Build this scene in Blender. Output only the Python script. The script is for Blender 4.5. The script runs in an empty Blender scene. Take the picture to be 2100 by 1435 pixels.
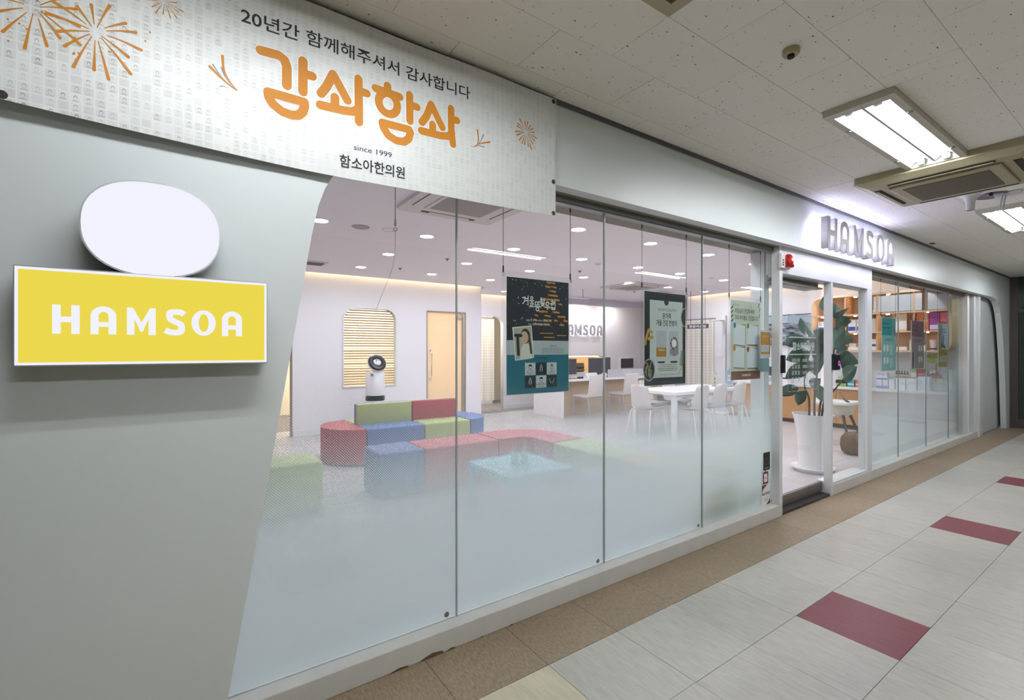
import bpy, bmesh, math, random
from mathutils import Vector, Matrix, Euler
SC = bpy.context.scene
COL = SC.collection
PI = math.pi
rnd = random.Random(7)

# ------------------------------------------------------------------ camera, world, exposure
cam_d = bpy.data.cameras.new('camera'); cam = bpy.data.objects.new('camera', cam_d); COL.objects.link(cam)
cam_d.sensor_fit = 'HORIZONTAL'; cam_d.sensor_width = 36.0; cam_d.lens = 970.8 / 2100 * 36.0
cam_d.clip_start = 0.05; cam_d.clip_end = 100
cam.location = (0, 0, 1.4)
cam.rotation_euler = (PI/2 - 0.0005, 0, 0.9645 - PI/2)
SC.camera = cam
w = bpy.data.worlds.new('world'); SC.world = w; w.use_nodes = True
w.node_tree.nodes['Background'].inputs[0].default_value = (0.8, 0.85, 0.9, 1)
w.node_tree.nodes['Background'].inputs[1].default_value = 0.05
SC.view_settings.view_transform = 'Standard'
SC.view_settings.look = 'None'
SC.view_settings.gamma = 1.0
SC.view_settings.use_curve_mapping = False
SC.view_settings.exposure = 0.62
SC.cycles.max_bounces = 10
SC.cycles.diffuse_bounces = 5
SC.cycles.glossy_bounces = 3
SC.cycles.transmission_bounces = 6
SC.cycles.transparent_max_bounces = 24
SC.cycles.caustics_reflective = False
SC.cycles.caustics_refractive = False
SC.cycles.sample_clamp_indirect = 4.0
TUBE_STRENGTH = 50.0      # corridor fluorescent tubes
DOWN_STRENGTH = 112.0      # clinic downlights
COVE_STRENGTH = 12.0       # warm strip along the clinic walls

# ------------------------------------------------------------------ materials
def lin(c):
    if isinstance(c, str):
        c = [int(c[i:i+2], 16) / 255 for i in (0, 2, 4)]
    return tuple(x/12.92 if x <= .04045 else ((x+.055)/1.055)**2.4 for x in c)
MATS = {}
def new_mat(name):
    m = bpy.data.materials.new(name); m.use_nodes = True
    return m, m.node_tree.nodes, m.node_tree.links
def mat(name, col='cccccc', rough=.5, metal=0, emit=0, ecol=None, var=0.0, scale=30, bump=0, spec=.5, coat=0):
    if name in MATS: return MATS[name]
    m, N, L = new_mat(name); b = N['Principled BSDF']
    c = lin(col)
    b.inputs['Base Color'].default_value = (*c, 1); b.inputs['Roughness'].default_value = rough
    b.inputs['Metallic'].default_value = metal; b.inputs['Specular IOR Level'].default_value = spec
    b.inputs['Coat Weight'].default_value = coat
    if emit:
        b.inputs['Emission Color'].default_value = (*(lin(ecol) if ecol else c), 1)
        b.inputs['Emission Strength'].default_value = emit
    if var or bump:
        tc = N.new('ShaderNodeTexCoord'); nz = N.new('ShaderNodeTexNoise')
        nz.inputs['Scale'].default_value = scale; nz.inputs['Detail'].default_value = 3
        L.new(tc.outputs['Object'], nz.inputs['Vector'])
        if var:
            mx = N.new('ShaderNodeMix'); mx.data_type = 'RGBA'
            mx.inputs[6].default_value = (*[x*(1-var) for x in c], 1)
            mx.inputs[7].default_value = (*[min(1, x*(1+var)) for x in c], 1)
            L.new(nz.outputs['Fac'], mx.inputs[0]); L.new(mx.outputs[2], b.inputs['Base Color'])
        if bump:
            bp = N.new('ShaderNodeBump'); bp.inputs['Strength'].default_value = bump; bp.inputs['Distance'].default_value = .002
            L.new(nz.outputs['Fac'], bp.inputs['Height']); L.new(bp.outputs[0], b.inputs['Normal'])
    MATS[name] = m
    return m
def lamp(name, col, strength):
    if name in MATS: return MATS[name]
    m, N, L = new_mat(name); N.remove(N['Principled BSDF'])
    e = N.new('ShaderNodeEmission'); e.inputs[0].default_value = (*lin(col), 1); e.inputs[1].default_value = strength
    L.new(e.outputs[0], N['Material Output'].inputs[0]); MATS[name] = m
    return m
def mth(N, L, op, a, b=None, c=None, clamp=False):
    n = N.new('ShaderNodeMath'); n.operation = op; n.use_clamp = clamp
    for i, x in enumerate((a, b, c)):
        if x is None: continue
        if isinstance(x, (int, float)): n.inputs[i].default_value = x
        else: L.new(x, n.inputs[i])
    return n.outputs[0]
def clear_glass(name, tint='f8fcfb', f0=.025, rough=0.0):
    m, N, L = new_mat(name); N.remove(N['Principled BSDF'])
    g = N.new('ShaderNodeNewGeometry'); d = N.new('ShaderNodeVectorMath'); d.operation = 'DOT_PRODUCT'
    L.new(g.outputs['Normal'], d.inputs[0]); L.new(g.outputs['Incoming'], d.inputs[1])
    c = mth(N, L, 'ABSOLUTE', d.outputs['Value'])
    p = mth(N, L, 'POWER', mth(N, L, 'SUBTRACT', 1.0, c, clamp=True), 5.0)
    f = mth(N, L, 'MULTIPLY_ADD', p, 1 - f0, f0, clamp=True)
    t = N.new('ShaderNodeBsdfTransparent'); t.inputs[0].default_value = (*lin(tint), 1)
    gl = N.new('ShaderNodeBsdfGlossy'); gl.inputs['Roughness'].default_value = rough
    mx = N.new('ShaderNodeMixShader'); L.new(f, mx.inputs[0]); L.new(t.outputs[0], mx.inputs[1]); L.new(gl.outputs[0], mx.inputs[2])
    L.new(mx.outputs[0], N['Material Output'].inputs[0]); MATS[name] = m
    return m
GLASS = clear_glass('window_glass')
ACRYL = clear_glass('acrylic', 'fcfdfd', .02, .02)

def film_mat():
    # printed frost: white dots that grow together towards the floor
    m, N, L = new_mat('frost_film'); N.remove(N['Principled BSDF'])
    g = N.new('ShaderNodeNewGeometry'); s = N.new('ShaderNodeSeparateXYZ'); L.new(g.outputs['Position'], s.inputs[0])
    mr = N.new('ShaderNodeMapRange'); mr.interpolation_type = 'SMOOTHSTEP'
    mr.inputs['From Min'].default_value = 1.36; mr.inputs['From Max'].default_value = .48
    L.new(s.outputs['Z'], mr.inputs['Value'])
    k = 2*PI/.0115
    ca = mth(N, L, 'COSINE', mth(N, L, 'MULTIPLY', mth(N, L, 'ADD', s.outputs['X'], s.outputs['Z']), k))
    cb = mth(N, L, 'COSINE', mth(N, L, 'MULTIPLY', mth(N, L, 'SUBTRACT', s.outputs['X'], s.outputs['Z']), k))
    v = mth(N, L, 'MULTIPLY_ADD', mth(N, L, 'ADD', ca, cb), .25, .5)
    edge = mth(N, L, 'MULTIPLY_ADD', mth(N, L, 'SUBTRACT', mr.outputs[0], v), 5.0, .5, clamp=True)
    fac = mth(N, L, 'MULTIPLY', mth(N, L, 'MULTIPLY_ADD', mr.outputs[0], .35, mth(N, L, 'MULTIPLY', mth(N, L, 'MULTIPLY', edge, mth(N, L, 'MULTIPLY', mr.outputs[0], 9.0, clamp=True)), .65)), .985)
    df = N.new('ShaderNodeBsdfDiffuse'); df.inputs[0].default_value = (*lin('e5f1f4'), 1)
    tl = N.new('ShaderNodeBsdfTranslucent'); tl.inputs[0].default_value = (*lin('e8f4f9'), 1)
    a = N.new('ShaderNodeMixShader'); a.inputs[0].default_value = .5
    L.new(df.outputs[0], a.inputs[1]); L.new(tl.outputs[0], a.inputs[2])
    t = N.new('ShaderNodeBsdfTransparent')
    mx = N.new('ShaderNodeMixShader'); L.new(fac, mx.inputs[0]); L.new(t.outputs[0], mx.inputs[1]); L.new(a.outputs[0], mx.inputs[2])
    L.new(mx.outputs[0], N['Material Output'].inputs[0])
    return m
FILM = film_mat()

def frosted(name, col, fac=.5, clear=0.0):
    m, N, L = new_mat(name); N.remove(N['Principled BSDF'])
    df = N.new('ShaderNodeBsdfDiffuse'); df.inputs[0].default_value = (*lin(col), 1)
    tl = N.new('ShaderNodeBsdfTranslucent'); tl.inputs[0].default_value = (*lin(col), 1)
    a = N.new('ShaderNodeMixShader'); a.inputs[0].default_value = fac
    L.new(df.outputs[0], a.inputs[1]); L.new(tl.outputs[0], a.inputs[2]); out = a
    if clear:
        t = N.new('ShaderNodeBsdfTransparent'); b = N.new('ShaderNodeMixShader'); b.inputs[0].default_value = clear
        L.new(a.outputs[0], b.inputs[1]); L.new(t.outputs[0], b.inputs[2]); out = b
    L.new(out.outputs[0], N['Material Output'].inputs[0]); MATS[name] = m
    return m

def tile_mat(name, col, streak=(6, 90, 1), amp=.10, rough=.32, ang=0.0, dirt=.25):
    m, N, L = new_mat(name); b = N['Principled BSDF']; c = lin(col)
    g = N.new('ShaderNodeNewGeometry'); mp = N.new('ShaderNodeMapping'); L.new(g.outputs['Position'], mp.inputs[0])
    mp.inputs['Rotation'].default_value = (0, 0, ang); mp.inputs['Scale'].default_value = streak
    n1 = N.new('ShaderNodeTexNoise'); n1.inputs['Scale'].default_value = 1; n1.inputs['Detail'].default_value = 4; n1.inputs['Roughness'].default_value = .65
    L.new(mp.outputs[0], n1.inputs['Vector'])
    n2 = N.new('ShaderNodeTexNoise'); n2.inputs['Scale'].default_value = 1.7; n2.inputs['Detail'].default_value = 2
    L.new(g.outputs['Position'], n2.inputs['Vector'])
    oi = N.new('ShaderNodeObjectInfo')
    a = mth(N, L, 'MULTIPLY_ADD', mth(N, L, 'SUBTRACT', n1.outputs['Fac'], .5), amp*6, 1.0)
    d = mth(N, L, 'MULTIPLY_ADD', mth(N, L, 'SUBTRACT', n2.outputs['Fac'], .5), dirt, 1.0)
    r = mth(N, L, 'MULTIPLY_ADD', oi.outputs['Random'], .10, .95)
    # scuffs and specks
    vo = N.new('ShaderNodeTexVoronoi'); vo.inputs['Scale'].default_value = 9; L.new(g.outputs['Position'], vo.inputs['Vector'])
    sp = mth(N, L, 'GREATER_THAN', vo.outputs['Distance'], .035)
    sp = mth(N, L, 'MULTIPLY_ADD', sp, .25, .75)
    k = mth(N, L, 'MULTIPLY', mth(N, L, 'MULTIPLY', a, d), mth(N, L, 'MULTIPLY', r, sp))
    mx = N.new('ShaderNodeVectorMath'); mx.operation = 'SCALE'; mx.inputs[0].default_value = c; L.new(k, mx.inputs['Scale'])
    L.new(mx.outputs[0], b.inputs['Base Color'])
    rr = mth(N, L, 'MULTIPLY_ADD', n2.outputs['Fac'], .08, rough); L.new(rr, b.inputs['Roughness'])
    b.inputs['Specular IOR Level'].default_value = .45
    bp = N.new('ShaderNodeBump'); bp.inputs['Strength'].default_value = .12; bp.inputs['Distance'].default_value = .001
    L.new(n1.outputs['Fac'], bp.inputs['Height']); L.new(bp.outputs[0], b.inputs['Normal'])
    MATS[name] = m
    return m

def ceil_mat():
    m, N, L = new_mat('mineral_tile'); b = N['Principled BSDF']; b.inputs['Roughness'].default_value = .9
    g = N.new('ShaderNodeNewGeometry')
    wn = N.new('ShaderNodeTexNoise'); wn.inputs['Scale'].default_value = 35; L.new(g.outputs['Position'], wn.inputs['Vector'])
    ad = N.new('ShaderNodeVectorMath'); ad.operation = 'MULTIPLY_ADD'
    L.new(wn.outputs['Color'], ad.inputs[0]); ad.inputs[1].default_value = (.022, .008, 0); L.new(g.outputs['Position'], ad.inputs[2])
    mp = N.new('ShaderNodeMapping'); mp.inputs['Scale'].default_value = (34, 70, 1); L.new(ad.outputs[0], mp.inputs[0])
    vo = N.new('ShaderNodeTexVoronoi'); vo.inputs['Scale'].default_value = 1; L.new(mp.outputs[0], vo.inputs['Vector'])
    sx = N.new('ShaderNodeSeparateColor'); L.new(vo.outputs['Color'], sx.inputs[0])
    on = mth(N, L, 'GREATER_THAN', sx.outputs[0], .5)
    rad = mth(N, L, 'MULTIPLY_ADD', sx.outputs[1], .16, .07)
    pit = mth(N, L, 'MULTIPLY', mth(N, L, 'LESS_THAN', vo.outputs['Distance'], rad), on)
    deep = mth(N, L, 'MULTIPLY_ADD', mth(N, L, 'GREATER_THAN', sx.outputs[2], .75), .55, .3)
    pit = mth(N, L, 'MULTIPLY', pit, deep)
    mx = N.new('ShaderNodeMix'); mx.data_type = 'RGBA'; mx.inputs[6].default_value = (*lin('f2efe8'), 1); mx.inputs[7].default_value = (*lin('3a3229'), 1)
    L.new(pit, mx.inputs[0]); L.new(mx.outputs[2], b.inputs['Base Color'])
    return m

def wood_mat(name, c1, c2, axis='Z', scale=8, rough=.45):
    m, N, L = new_mat(name); b = N['Principled BSDF']; b.inputs['Roughness'].default_value = rough
    tc = N.new('ShaderNodeTexCoord'); mp = N.new('ShaderNodeMapping')
    s = {'X': (.6, 9, 9), 'Y': (9, .6, 9), 'Z': (9, 9, .6)}[axis]
    mp.inputs['Scale'].default_value = s; L.new(tc.outputs['Object'], mp.inputs[0])
    n = N.new('ShaderNodeTexNoise'); n.inputs['Scale'].default_value = scale/4; n.inputs['Detail'].default_value = 5; n.inputs['Distortion'].default_value = .6
    L.new(mp.outputs[0], n.inputs['Vector'])
    mx = N.new('ShaderNodeMix'); mx.data_type = 'RGBA'; mx.inputs[6].default_value = (*lin(c1), 1); mx.inputs[7].default_value = (*lin(c2), 1)
    L.new(n.outputs['Fac'], mx.inputs[0]); L.new(mx.outputs[2], b.inputs['Base Color'])
    MATS[name] = m
    return m

# ------------------------------------------------------------------ mesh builder
class Frame:
    """a flat frame in the world: origin o, right r, up u; n counts out of the face."""
    def __init__(s, o, r=(1, 0, 0), u=(0, 0, 1)):
        s.o = Vector(o); s.r = Vector(r).normalized(); s.u = Vector(u).normalized(); s.n = s.r.cross(s.u)
    def __call__(s, a, b, n=0): return s.o + s.r*a + s.u*b + s.n*n
FRONT = lambda y: Frame((0, y, 0))                      # faces the corridor; a = x, b = z
SIDE = lambda x: Frame((x, 0, 0), (0, -1, 0))           # faces -x; a = -y, b = z

def wloc(o):
    v = Vector((0, 0, 0))
    while o is not None: v = v + o.location; o = o.parent
    return v
class MB:
    def __init__(s): s.bm = bmesh.new()
    def box(s, x0, x1, y0, y1, z0, z1, bev=0, seg=2):
        r = bmesh.ops.create_cube(s.bm, size=1, matrix=Matrix.Translation(((x0+x1)/2, (y0+y1)/2, (z0+z1)/2)) @ Matrix.Diagonal((x1-x0, y1-y0, z1-z0, 1)))
        if bev:
            es = list({e for v in r['verts'] for e in v.link_edges})
            bmesh.ops.bevel(s.bm, geom=es, offset=bev, segments=seg, affect='EDGES', profile=.5)
        return s
    def prism(s, F, pts, n0, n1):
        a = [s.bm.verts.new(F(*p, n0)) for p in pts]; b = [s.bm.verts.new(F(*p, n1)) for p in pts]
        s.bm.faces.new(list(reversed(a))); s.bm.faces.new(b)
        for i in range(len(a)):
            j = (i+1) % len(a); s.bm.faces.new((a[i], a[j], b[j], b[i]))
        return s
    def poly(s, F, pts, n=0):
        s.bm.faces.new([s.bm.verts.new(F(*p, n)) for p in pts]); return s
    def rect(s, F, a0, a1, b0, b1, n=0): return s.poly(F, [(a0, b0), (a1, b0), (a1, b1), (a0, b1)], n)
    def disc(s, F, a, b, r, n=0, k=20, rb=None):
        return s.poly(F, [(a+r*math.cos(2*PI*i/k), b+(rb or r)*math.sin(2*PI*i/k)) for i in range(k)], n)
    def ring(s, F, a, b, r0, r1, n=0, k=28, sy=1.0, a0=0, a1=2*PI):
        p = [(math.cos(a0+(a1-a0)*i/k), math.sin(a0+(a1-a0)*i/k)*sy) for i in range(k+1)]
        for i in range(k):
            q = [(a+p[i][0]*r0, b+p[i][1]*r0), (a+p[i][0]*r1, b+p[i][1]*r1), (a+p[i+1][0]*r1, b+p[i+1][1]*r1), (a+p[i+1][0]*r0, b+p[i+1][1]*r0)]
            s.poly(F, q, n)
        return s
    def strokes(s, F, lines, w, n=0, taper=None, caps=True):
        d = n
        for ln in lines:
            for i in range(len(ln)-1):
                (x0, y0), (x1, y1) = ln[i], ln[i+1]; l = math.hypot(x1-x0, y1-y0) or 1e-9
                w0 = w1 = w/2
                if taper: w0 = w/2*taper(i/(len(ln)-1)); w1 = w/2*taper((i+1)/(len(ln)-1))
                nx, ny = -(y1-y0)/l, (x1-x0)/l
                s.poly(F, [(x0-nx*w0, y0-ny*w0), (x1-nx*w1, y1-ny*w1), (x1+nx*w1, y1+ny*w1), (x0+nx*w0, y0+ny*w0)], d); d += 2e-6
            if caps:
                for i, (x, y) in enumerate(ln):
                    r = w/2*(taper(i/(len(ln)-1)) if taper else 1)
                    if r > 1e-4: s.disc(F, x, y, r, d, 14); d += 2e-6
        return s
    def cyl(s, p0, p1, r, r1=None, k=16, cap=True):
        p0, p1 = Vector(p0), Vector(p1); ax = p1-p0; l = ax.length
        M = Matrix.Translation((p0+p1)/2) @ ax.to_track_quat('Z', 'Y').to_matrix().to_4x4()
        bmesh.ops.create_cone(s.bm, cap_ends=cap, segments=k, radius1=r, radius2=r if r1 is None else r1, depth=l, matrix=M)
        return s
    def tube(s, pts, r, k=8, r1=None):
        pts = [Vector(p) for p in pts]; rings = []
        up = Vector((0, 0, 1))
        for i, p in enumerate(pts):
            t = (pts[min(i+1, len(pts)-1)] - pts[max(i-1, 0)]).normalized()
            x = t.cross(up)
            if x.length < 1e-3: x = t.cross(Vector((0, 1, 0)))
            x.normalize(); y = x.cross(t); rr = r if r1 is None else r + (r1-r)*i/(len(pts)-1)
            rings.append([s.bm.verts.new(p + (x*math.cos(2*PI*j/k) + y*math.sin(2*PI*j/k))*rr) for j in range(k)])
        for a, b in zip(rings, rings[1:]):
            for j in range(k): s.bm.faces.new((a[j], a[(j+1) % k], b[(j+1) % k], b[j]))
        s.bm.faces.new(list(reversed(rings[0]))); s.bm.faces.new(rings[-1])
        return s
    def lathe(s, prof, c=(0, 0, 0), k=32):
        rings = []
        for r, z in prof:
            if r < 1e-6: rings.append([s.bm.verts.new((c[0], c[1], c[2]+z))])
            else: rings.append([s.bm.verts.new((c[0]+r*math.cos(2*PI*j/k), c[1]+r*math.sin(2*PI*j/k), c[2]+z)) for j in range(k)])
        for a, b in zip(rings, rings[1:]):
            for j in range(k):
                q = [a[j % len(a)], a[(j+1) % k % len(a)], b[(j+1) % k % len(b)], b[j % len(b)]]
                u = []
                for v in q:
                    if v not in u: u.append(v)
                if len(u) > 2: s.bm.faces.new(u)
        return s
    def sphere(s, c, r, k=16, sc=(1, 1, 1)):
        bmesh.ops.create_uvsphere(s.bm, u_segments=k, v_segments=k//2+2, radius=r, matrix=Matrix.Translation(c) @ Matrix.Diagonal((*sc, 1)))
        return s
    def raw(s, V, Fc):
        vs = [s.bm.verts.new(v) for v in V]
        for f in Fc:
            try: s.bm.faces.new([vs[i] for i in f])
            except ValueError: pass
        return s
    def grid(s, rows, close=False):
        R = [[s.bm.verts.new(p) for p in r] for r in rows]
        for a, b in zip(R, R[1:]):
            n = len(a)
            for j in range(n if close else n-1): s.bm.faces.new((a[j], a[(j+1) % n], b[(j+1) % n], b[j]))
        return s
    def solid(s, t):
        bmesh.ops.recalc_face_normals(s.bm, faces=s.bm.faces[:])
        bmesh.ops.solidify(s.bm, geom=s.bm.faces[:], thickness=t); return s
    def bevel(s, w, seg=2, ang=.6):
        es = [e for e in s.bm.edges if e.is_manifold and e.calc_face_angle(0) > ang]
        bmesh.ops.bevel(s.bm, geom=es, offset=w, segments=seg, affect='EDGES', profile=.5); return s
    def mesh(s, name, m, smooth=0.0, recalc=True):
        if recalc: bmesh.ops.recalc_face_normals(s.bm, faces=s.bm.faces[:])
        me = bpy.data.meshes.new(name); s.bm.to_mesh(me); s.bm.free()
        if m: me.materials.append(m)
        if smooth:
            me.shade_smooth(); me.set_sharp_from_angle(angle=smooth)
        return me
    def build(s, name, m, parent=None, world=True, smooth=0.0, recalc=True, base=True):
        me = s.mesh(name, m, smooth, recalc); o = bpy.data.objects.new(name, me); COL.objects.link(o)
        if parent is not None:
            o.parent = parent
            if world: me.transform(Matrix.Translation(-wloc(parent)))
        elif base and len(me.vertices):
            xs = [v.co for v in me.vertices]
            c = Vector(((min(v.x for v in xs)+max(v.x for v in xs))/2, (min(v.y for v in xs)+max(v.y for v in xs))/2, min(v.z for v in xs)))
            me.transform(Matrix.Translation(-c)); o.location = c
        return o
def put(me, name, parent, loc=(0, 0, 0), rot=(0, 0, 0), scale=(1, 1, 1)):
    """another object on shared mesh data; loc is in the parent's frame"""
    o = bpy.data.objects.new(name, me); COL.objects.link(o); o.parent = parent
    o.location = loc; o.rotation_euler = rot; o.scale = scale
    return o
def stuff(o):
    o['kind'] = 'stuff'; return o
def tag(o, label, cat, group=None):
    o['label'] = label; o['category'] = cat
    if group: o['group'] = group
    return o
def struct(o, label=None):
    o['kind'] = 'structure'
    if label: o['label'] = label
    return o
def thing(name, label, cat, loc=(0, 0, 0), rz=0, group=None):
    o = bpy.data.objects.new(name, None); COL.objects.link(o); o.location = loc; o.rotation_euler = (0, 0, rz)
    o.empty_display_size = .05
    return tag(o, label, cat, group)
def sroot(name, loc=(0, 0, 0), label=None):
    o = bpy.data.objects.new(name, None); COL.objects.link(o); o.location = loc; o.empty_display_size = .05
    return struct(o, label)
KIDS = {}
def dup(root, loc, rz=None, label=None):
    r = root.copy(); COL.objects.link(r); r.location = loc
    if rz is not None: r.rotation_euler = (0, 0, rz)
    if label: r['label'] = label
    for ch in list(root.children):
        c = ch.copy(); COL.objects.link(c); c.parent = r
        for g in list(ch.children):
            d = g.copy(); COL.objects.link(d); d.parent = c
    return r
def curve_mesh(contours, extrude=0.0):
    """closed 2-D contours (even-odd) filled as a mesh, extruded +-extrude along z"""
    c = bpy.data.curves.new('outline', 'CURVE'); c.dimensions = '2D'; c.fill_mode = 'BOTH'; c.extrude = extrude
    for ct in contours:
        sp = c.splines.new('POLY'); sp.points.add(len(ct)-1); sp.use_cyclic_u = True
        for p, q in zip(sp.points, ct): p.co = (q[0], q[1], 0, 1)
    o = bpy.data.objects.new('outline', c); COL.objects.link(o)
    me = bpy.data.meshes.new_from_object(o.evaluated_get(bpy.context.evaluated_depsgraph_get()))
    bpy.data.objects.remove(o); bpy.data.curves.remove(c)
    return me
def in_frame(me, F, a=0, b=0, n=0, sx=1, sy=1):
    for v in me.vertices: v.co = F(a+v.co.x*sx, b+v.co.y*sy, n+v.co.z)
    return me
def shape(name, contours, F, n0, n1, m, parent=None, base=True):
    me = in_frame(curve_mesh(contours, abs(n1-n0)/2), F, 0, 0, (n0+n1)/2); me.name = name
    bm = bmesh.new(); bm.from_mesh(me); s = MB(); s.bm.free(); s.bm = bm
    return s.build(name, m, parent, base=base)
TXT = {}
def text(s, F, a, b, size, m, parent, n=.0006, width=None, align='L', bold=0, name='lettering', extrude=0, spacing=1.0, line=1.0):
    key = (s, bold, extrude/size if size else 0, spacing, line)
    if key not in TXT:
        c = bpy.data.curves.new('t', 'FONT'); c.body = s; c.size = 1; c.offset = bold; c.resolution_u = 3; c.space_character = spacing; c.space_line = line
        c.extrude = extrude/size
        o = bpy.data.objects.new('t', c); COL.objects.link(o)
        me = bpy.data.meshes.new_from_object(o.evaluated_get(bpy.context.evaluated_depsgraph_get()))
        bpy.data.objects.remove(o); bpy.data.curves.remove(c); TXT[key] = me
    me = TXT[key].copy(); me.name = name
    xs = [v.co.x for v in me.vertices]; x0, x1 = min(xs), max(xs)
    sx = size if width is None else width/(x1-x0)
    off = {'L': x0, 'C': (x0+x1)/2, 'R': x1}[align]
    for v in me.vertices: v.co = F(a+(v.co.x-off)*sx, b+v.co.y*size, n+v.co.z*size)
    me.materials.clear(); me.materials.append(m)
    o = bpy.data.objects.new(name, me); COL.objects.link(o)
    if parent is not None: o.parent = parent; me.transform(Matrix.Translation(-wloc(parent)))
    return o
def arc(cx, cy, r, a0, a1, k=8, ry=None):
    return [(cx+r*math.cos(a0+(a1-a0)*i/k), cy+(ry or r)*math.sin(a0+(a1-a0)*i/k)) for i in range(k+1)]
def smooth_line(p, k=5):
    out = []
    for i in range(len(p)-1):
        a, b, c, d = p[max(i-1, 0)], p[i], p[i+1], p[min(i+2, len(p)-1)]
        for j in range(k):
            t = j/k
            out.append(tuple(.5*(2*b[q]+(c[q]-a[q])*t+(2*a[q]-5*b[q]+4*c[q]-d[q])*t*t+(3*b[q]-a[q]-3*c[q]+d[q])*t**3) for q in range(len(b))))
    return out + [tuple(p[-1])]
def band(line, w):
    """closed outline of a thick open line with flat ends"""
    L_, R_ = [], []
    for i, p in enumerate(line):
        a, b = line[max(i-1, 0)], line[min(i+1, len(line)-1)]
        l = math.hypot(b[0]-a[0], b[1]-a[1]) or 1; nx, ny = -(b[1]-a[1])/l, (b[0]-a[0])/l
        L_.append((p[0]+nx*w/2, p[1]+ny*w/2)); R_.append((p[0]-nx*w/2, p[1]-ny*w/2))
    return L_ + R_[::-1]
def rrect(a0, a1, b0, b1, r, k=5):
    return arc(a1-r, b0+r, r, -PI/2, 0, k)+arc(a1-r, b1-r, r, 0, PI/2, k)+arc(a0+r, b1-r, r, PI/2, PI, k)+arc(a0+r, b0+r, r, PI, 1.5*PI, k)
def glyph(ch, t):
    """rounded sans capitals on a unit height: (contours, width)"""
    if ch == 'H':
        w = .70; return [[(0, 0), (t, 0), (t, .5-t*.45), (w-t, .5-t*.45), (w-t, 0), (w, 0), (w, 1), (w-t, 1), (w-t, .5+t*.45), (t, .5+t*.45), (t, 1), (0, 1)]], w
    if ch == 'A':
        w = .70; r = w/2; ri = w/2-t
        return [[(0, 0), (t, 0), (t, .27), (w-t, .27), (w-t, 0), (w, 0)] + arc(r, 1-r, r, 0, PI, 16), [(t, .27+t*.8), (w-t, .27+t*.8)] + arc(r, 1-r, ri, 0, PI, 14, ri*1.15)], w
    if ch == 'M':
        w = .84; return [[(0, 0), (t, 0), (t, .60), (w/2-.035, .12), (w/2+.035, .12), (w-t, .60), (w-t, 0), (w, 0), (w, 1), (w-t*.8, 1), (w/2, .46), (t*.8, 1), (0, 1)]], w
    if ch == 'O':
        w = .80; return [arc(w/2, .5, w/2, 0, 2*PI, 32, .5)[:-1], arc(w/2, .5, w/2-t*1.1, 0, 2*PI, 28, .5-t*.7)[:-1]], w
    w = .70; p = [(.63, .80), (.52, .99-t/2), (.36, 1-t/2), (.20, .97-t/2), (.12+t*.25, .74), (.22, .60), (.37, .51), (.52, .42), (.60-t*.25, .27), (.52, .03+t/2), (.34, t/2), (.18, .02+t/2), (.04, .19)]
    return smooth_line(p, 4), w
def logotype(F, xs, b, h, t, n0, n1, m, parents, name='letter', wscale=1.0):
    """HAMSOA letter by letter; xs = left edges; one parent, or one per letter"""
    made = []
    if not isinstance(parents, list): parents = [parents]*6
    for ch, x, parent in zip('HAMSOA', xs, parents):
        cs, w_ = glyph(ch, t)
        if ch == 'S':
            s = MB(); o = band(cs, t); k = len(o)//2; L_, R_ = o[:k], o[k:][::-1]
            P = lambda q, n: F(x+q[0]*h*wscale, b+q[1]*h, n)
            for i in range(k-1):
                for n in (n0, n1): s.raw([P(L_[i], n), P(R_[i], n), P(R_[i+1], n), P(L_[i+1], n)], [(0, 1, 2, 3)])
                s.raw([P(L_[i], n0), P(L_[i+1], n0), P(L_[i+1], n1), P(L_[i], n1)], [(0, 1, 2, 3)]); s.raw([P(R_[i], n0), P(R_[i+1], n0), P(R_[i+1], n1), P(R_[i], n1)], [(0, 1, 2, 3)])
            for i in (0, k-1): s.raw([P(L_[i], n0), P(R_[i], n0), P(R_[i], n1), P(L_[i], n1)], [(0, 1, 2, 3)])
            bmesh.ops.remove_doubles(s.bm, verts=s.bm.verts[:], dist=1e-6)
            made.append(s.build(name, m, parent)); continue
        me = curve_mesh(cs, abs(n1-n0)/2)
        for v in me.vertices: v.co = F(x+v.co.x*h*wscale, b+v.co.y*h, (n0+n1)/2 + v.co.z)
        bm = bmesh.new(); bm.from_mesh(me); s = MB(); s.bm.free(); s.bm = bm
        made.append(s.build(name, m, parent))
    return made

WHITE = mat('white_paint', 'e3e5e4', .55, var=.02, scale=6)
WHITE2 = mat('white_frame', 'e2e4e6', .4)
FASCIA = mat('fascia_paint', 'd9dfdf', .38, var=.02, scale=2, bump=.03)
CLIN = mat('clinic_wall', 'e9e7ea', .6)
CLCEIL = mat('clinic_ceiling', 'ebe7ea', .7)
ALU = mat('aluminium', 'a9aaa8', .3, .9)
STEEL = mat('brushed_steel', '8f8c88', .35, .9)
DARK = mat('dark_metal', '4a4b50', .45, .4)
BLACK = mat('black_plastic', '141416', .35)
BLACKINK = mat('black_ink', '1d1d24', .6)
WHITEINK = mat('white_ink', 'f4f4f4', .6)
GREYINK = mat('grey_ink', '6b6a6c', .6)
ORANGE = mat('orange_ink', 'c67f10', .6)
CHROME = mat('chrome', 'd8d8d8', .15, 1)
OAK = wood_mat('oak_veneer', 'c39a70', 'd2ac82', 'Z')
OAKL = wood_mat('pale_oak', 'd6b892', 'e0c6a4', 'Y')
PLASTW = mat('white_plastic', 'e8e6e6', .35)

# ================================================================== STRUCTURE
ZC, ZI, YF, YG = 2.708, 2.66, 1.908, 2.05          # corridor ceiling, clinic ceiling, fascia face, glass
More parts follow.
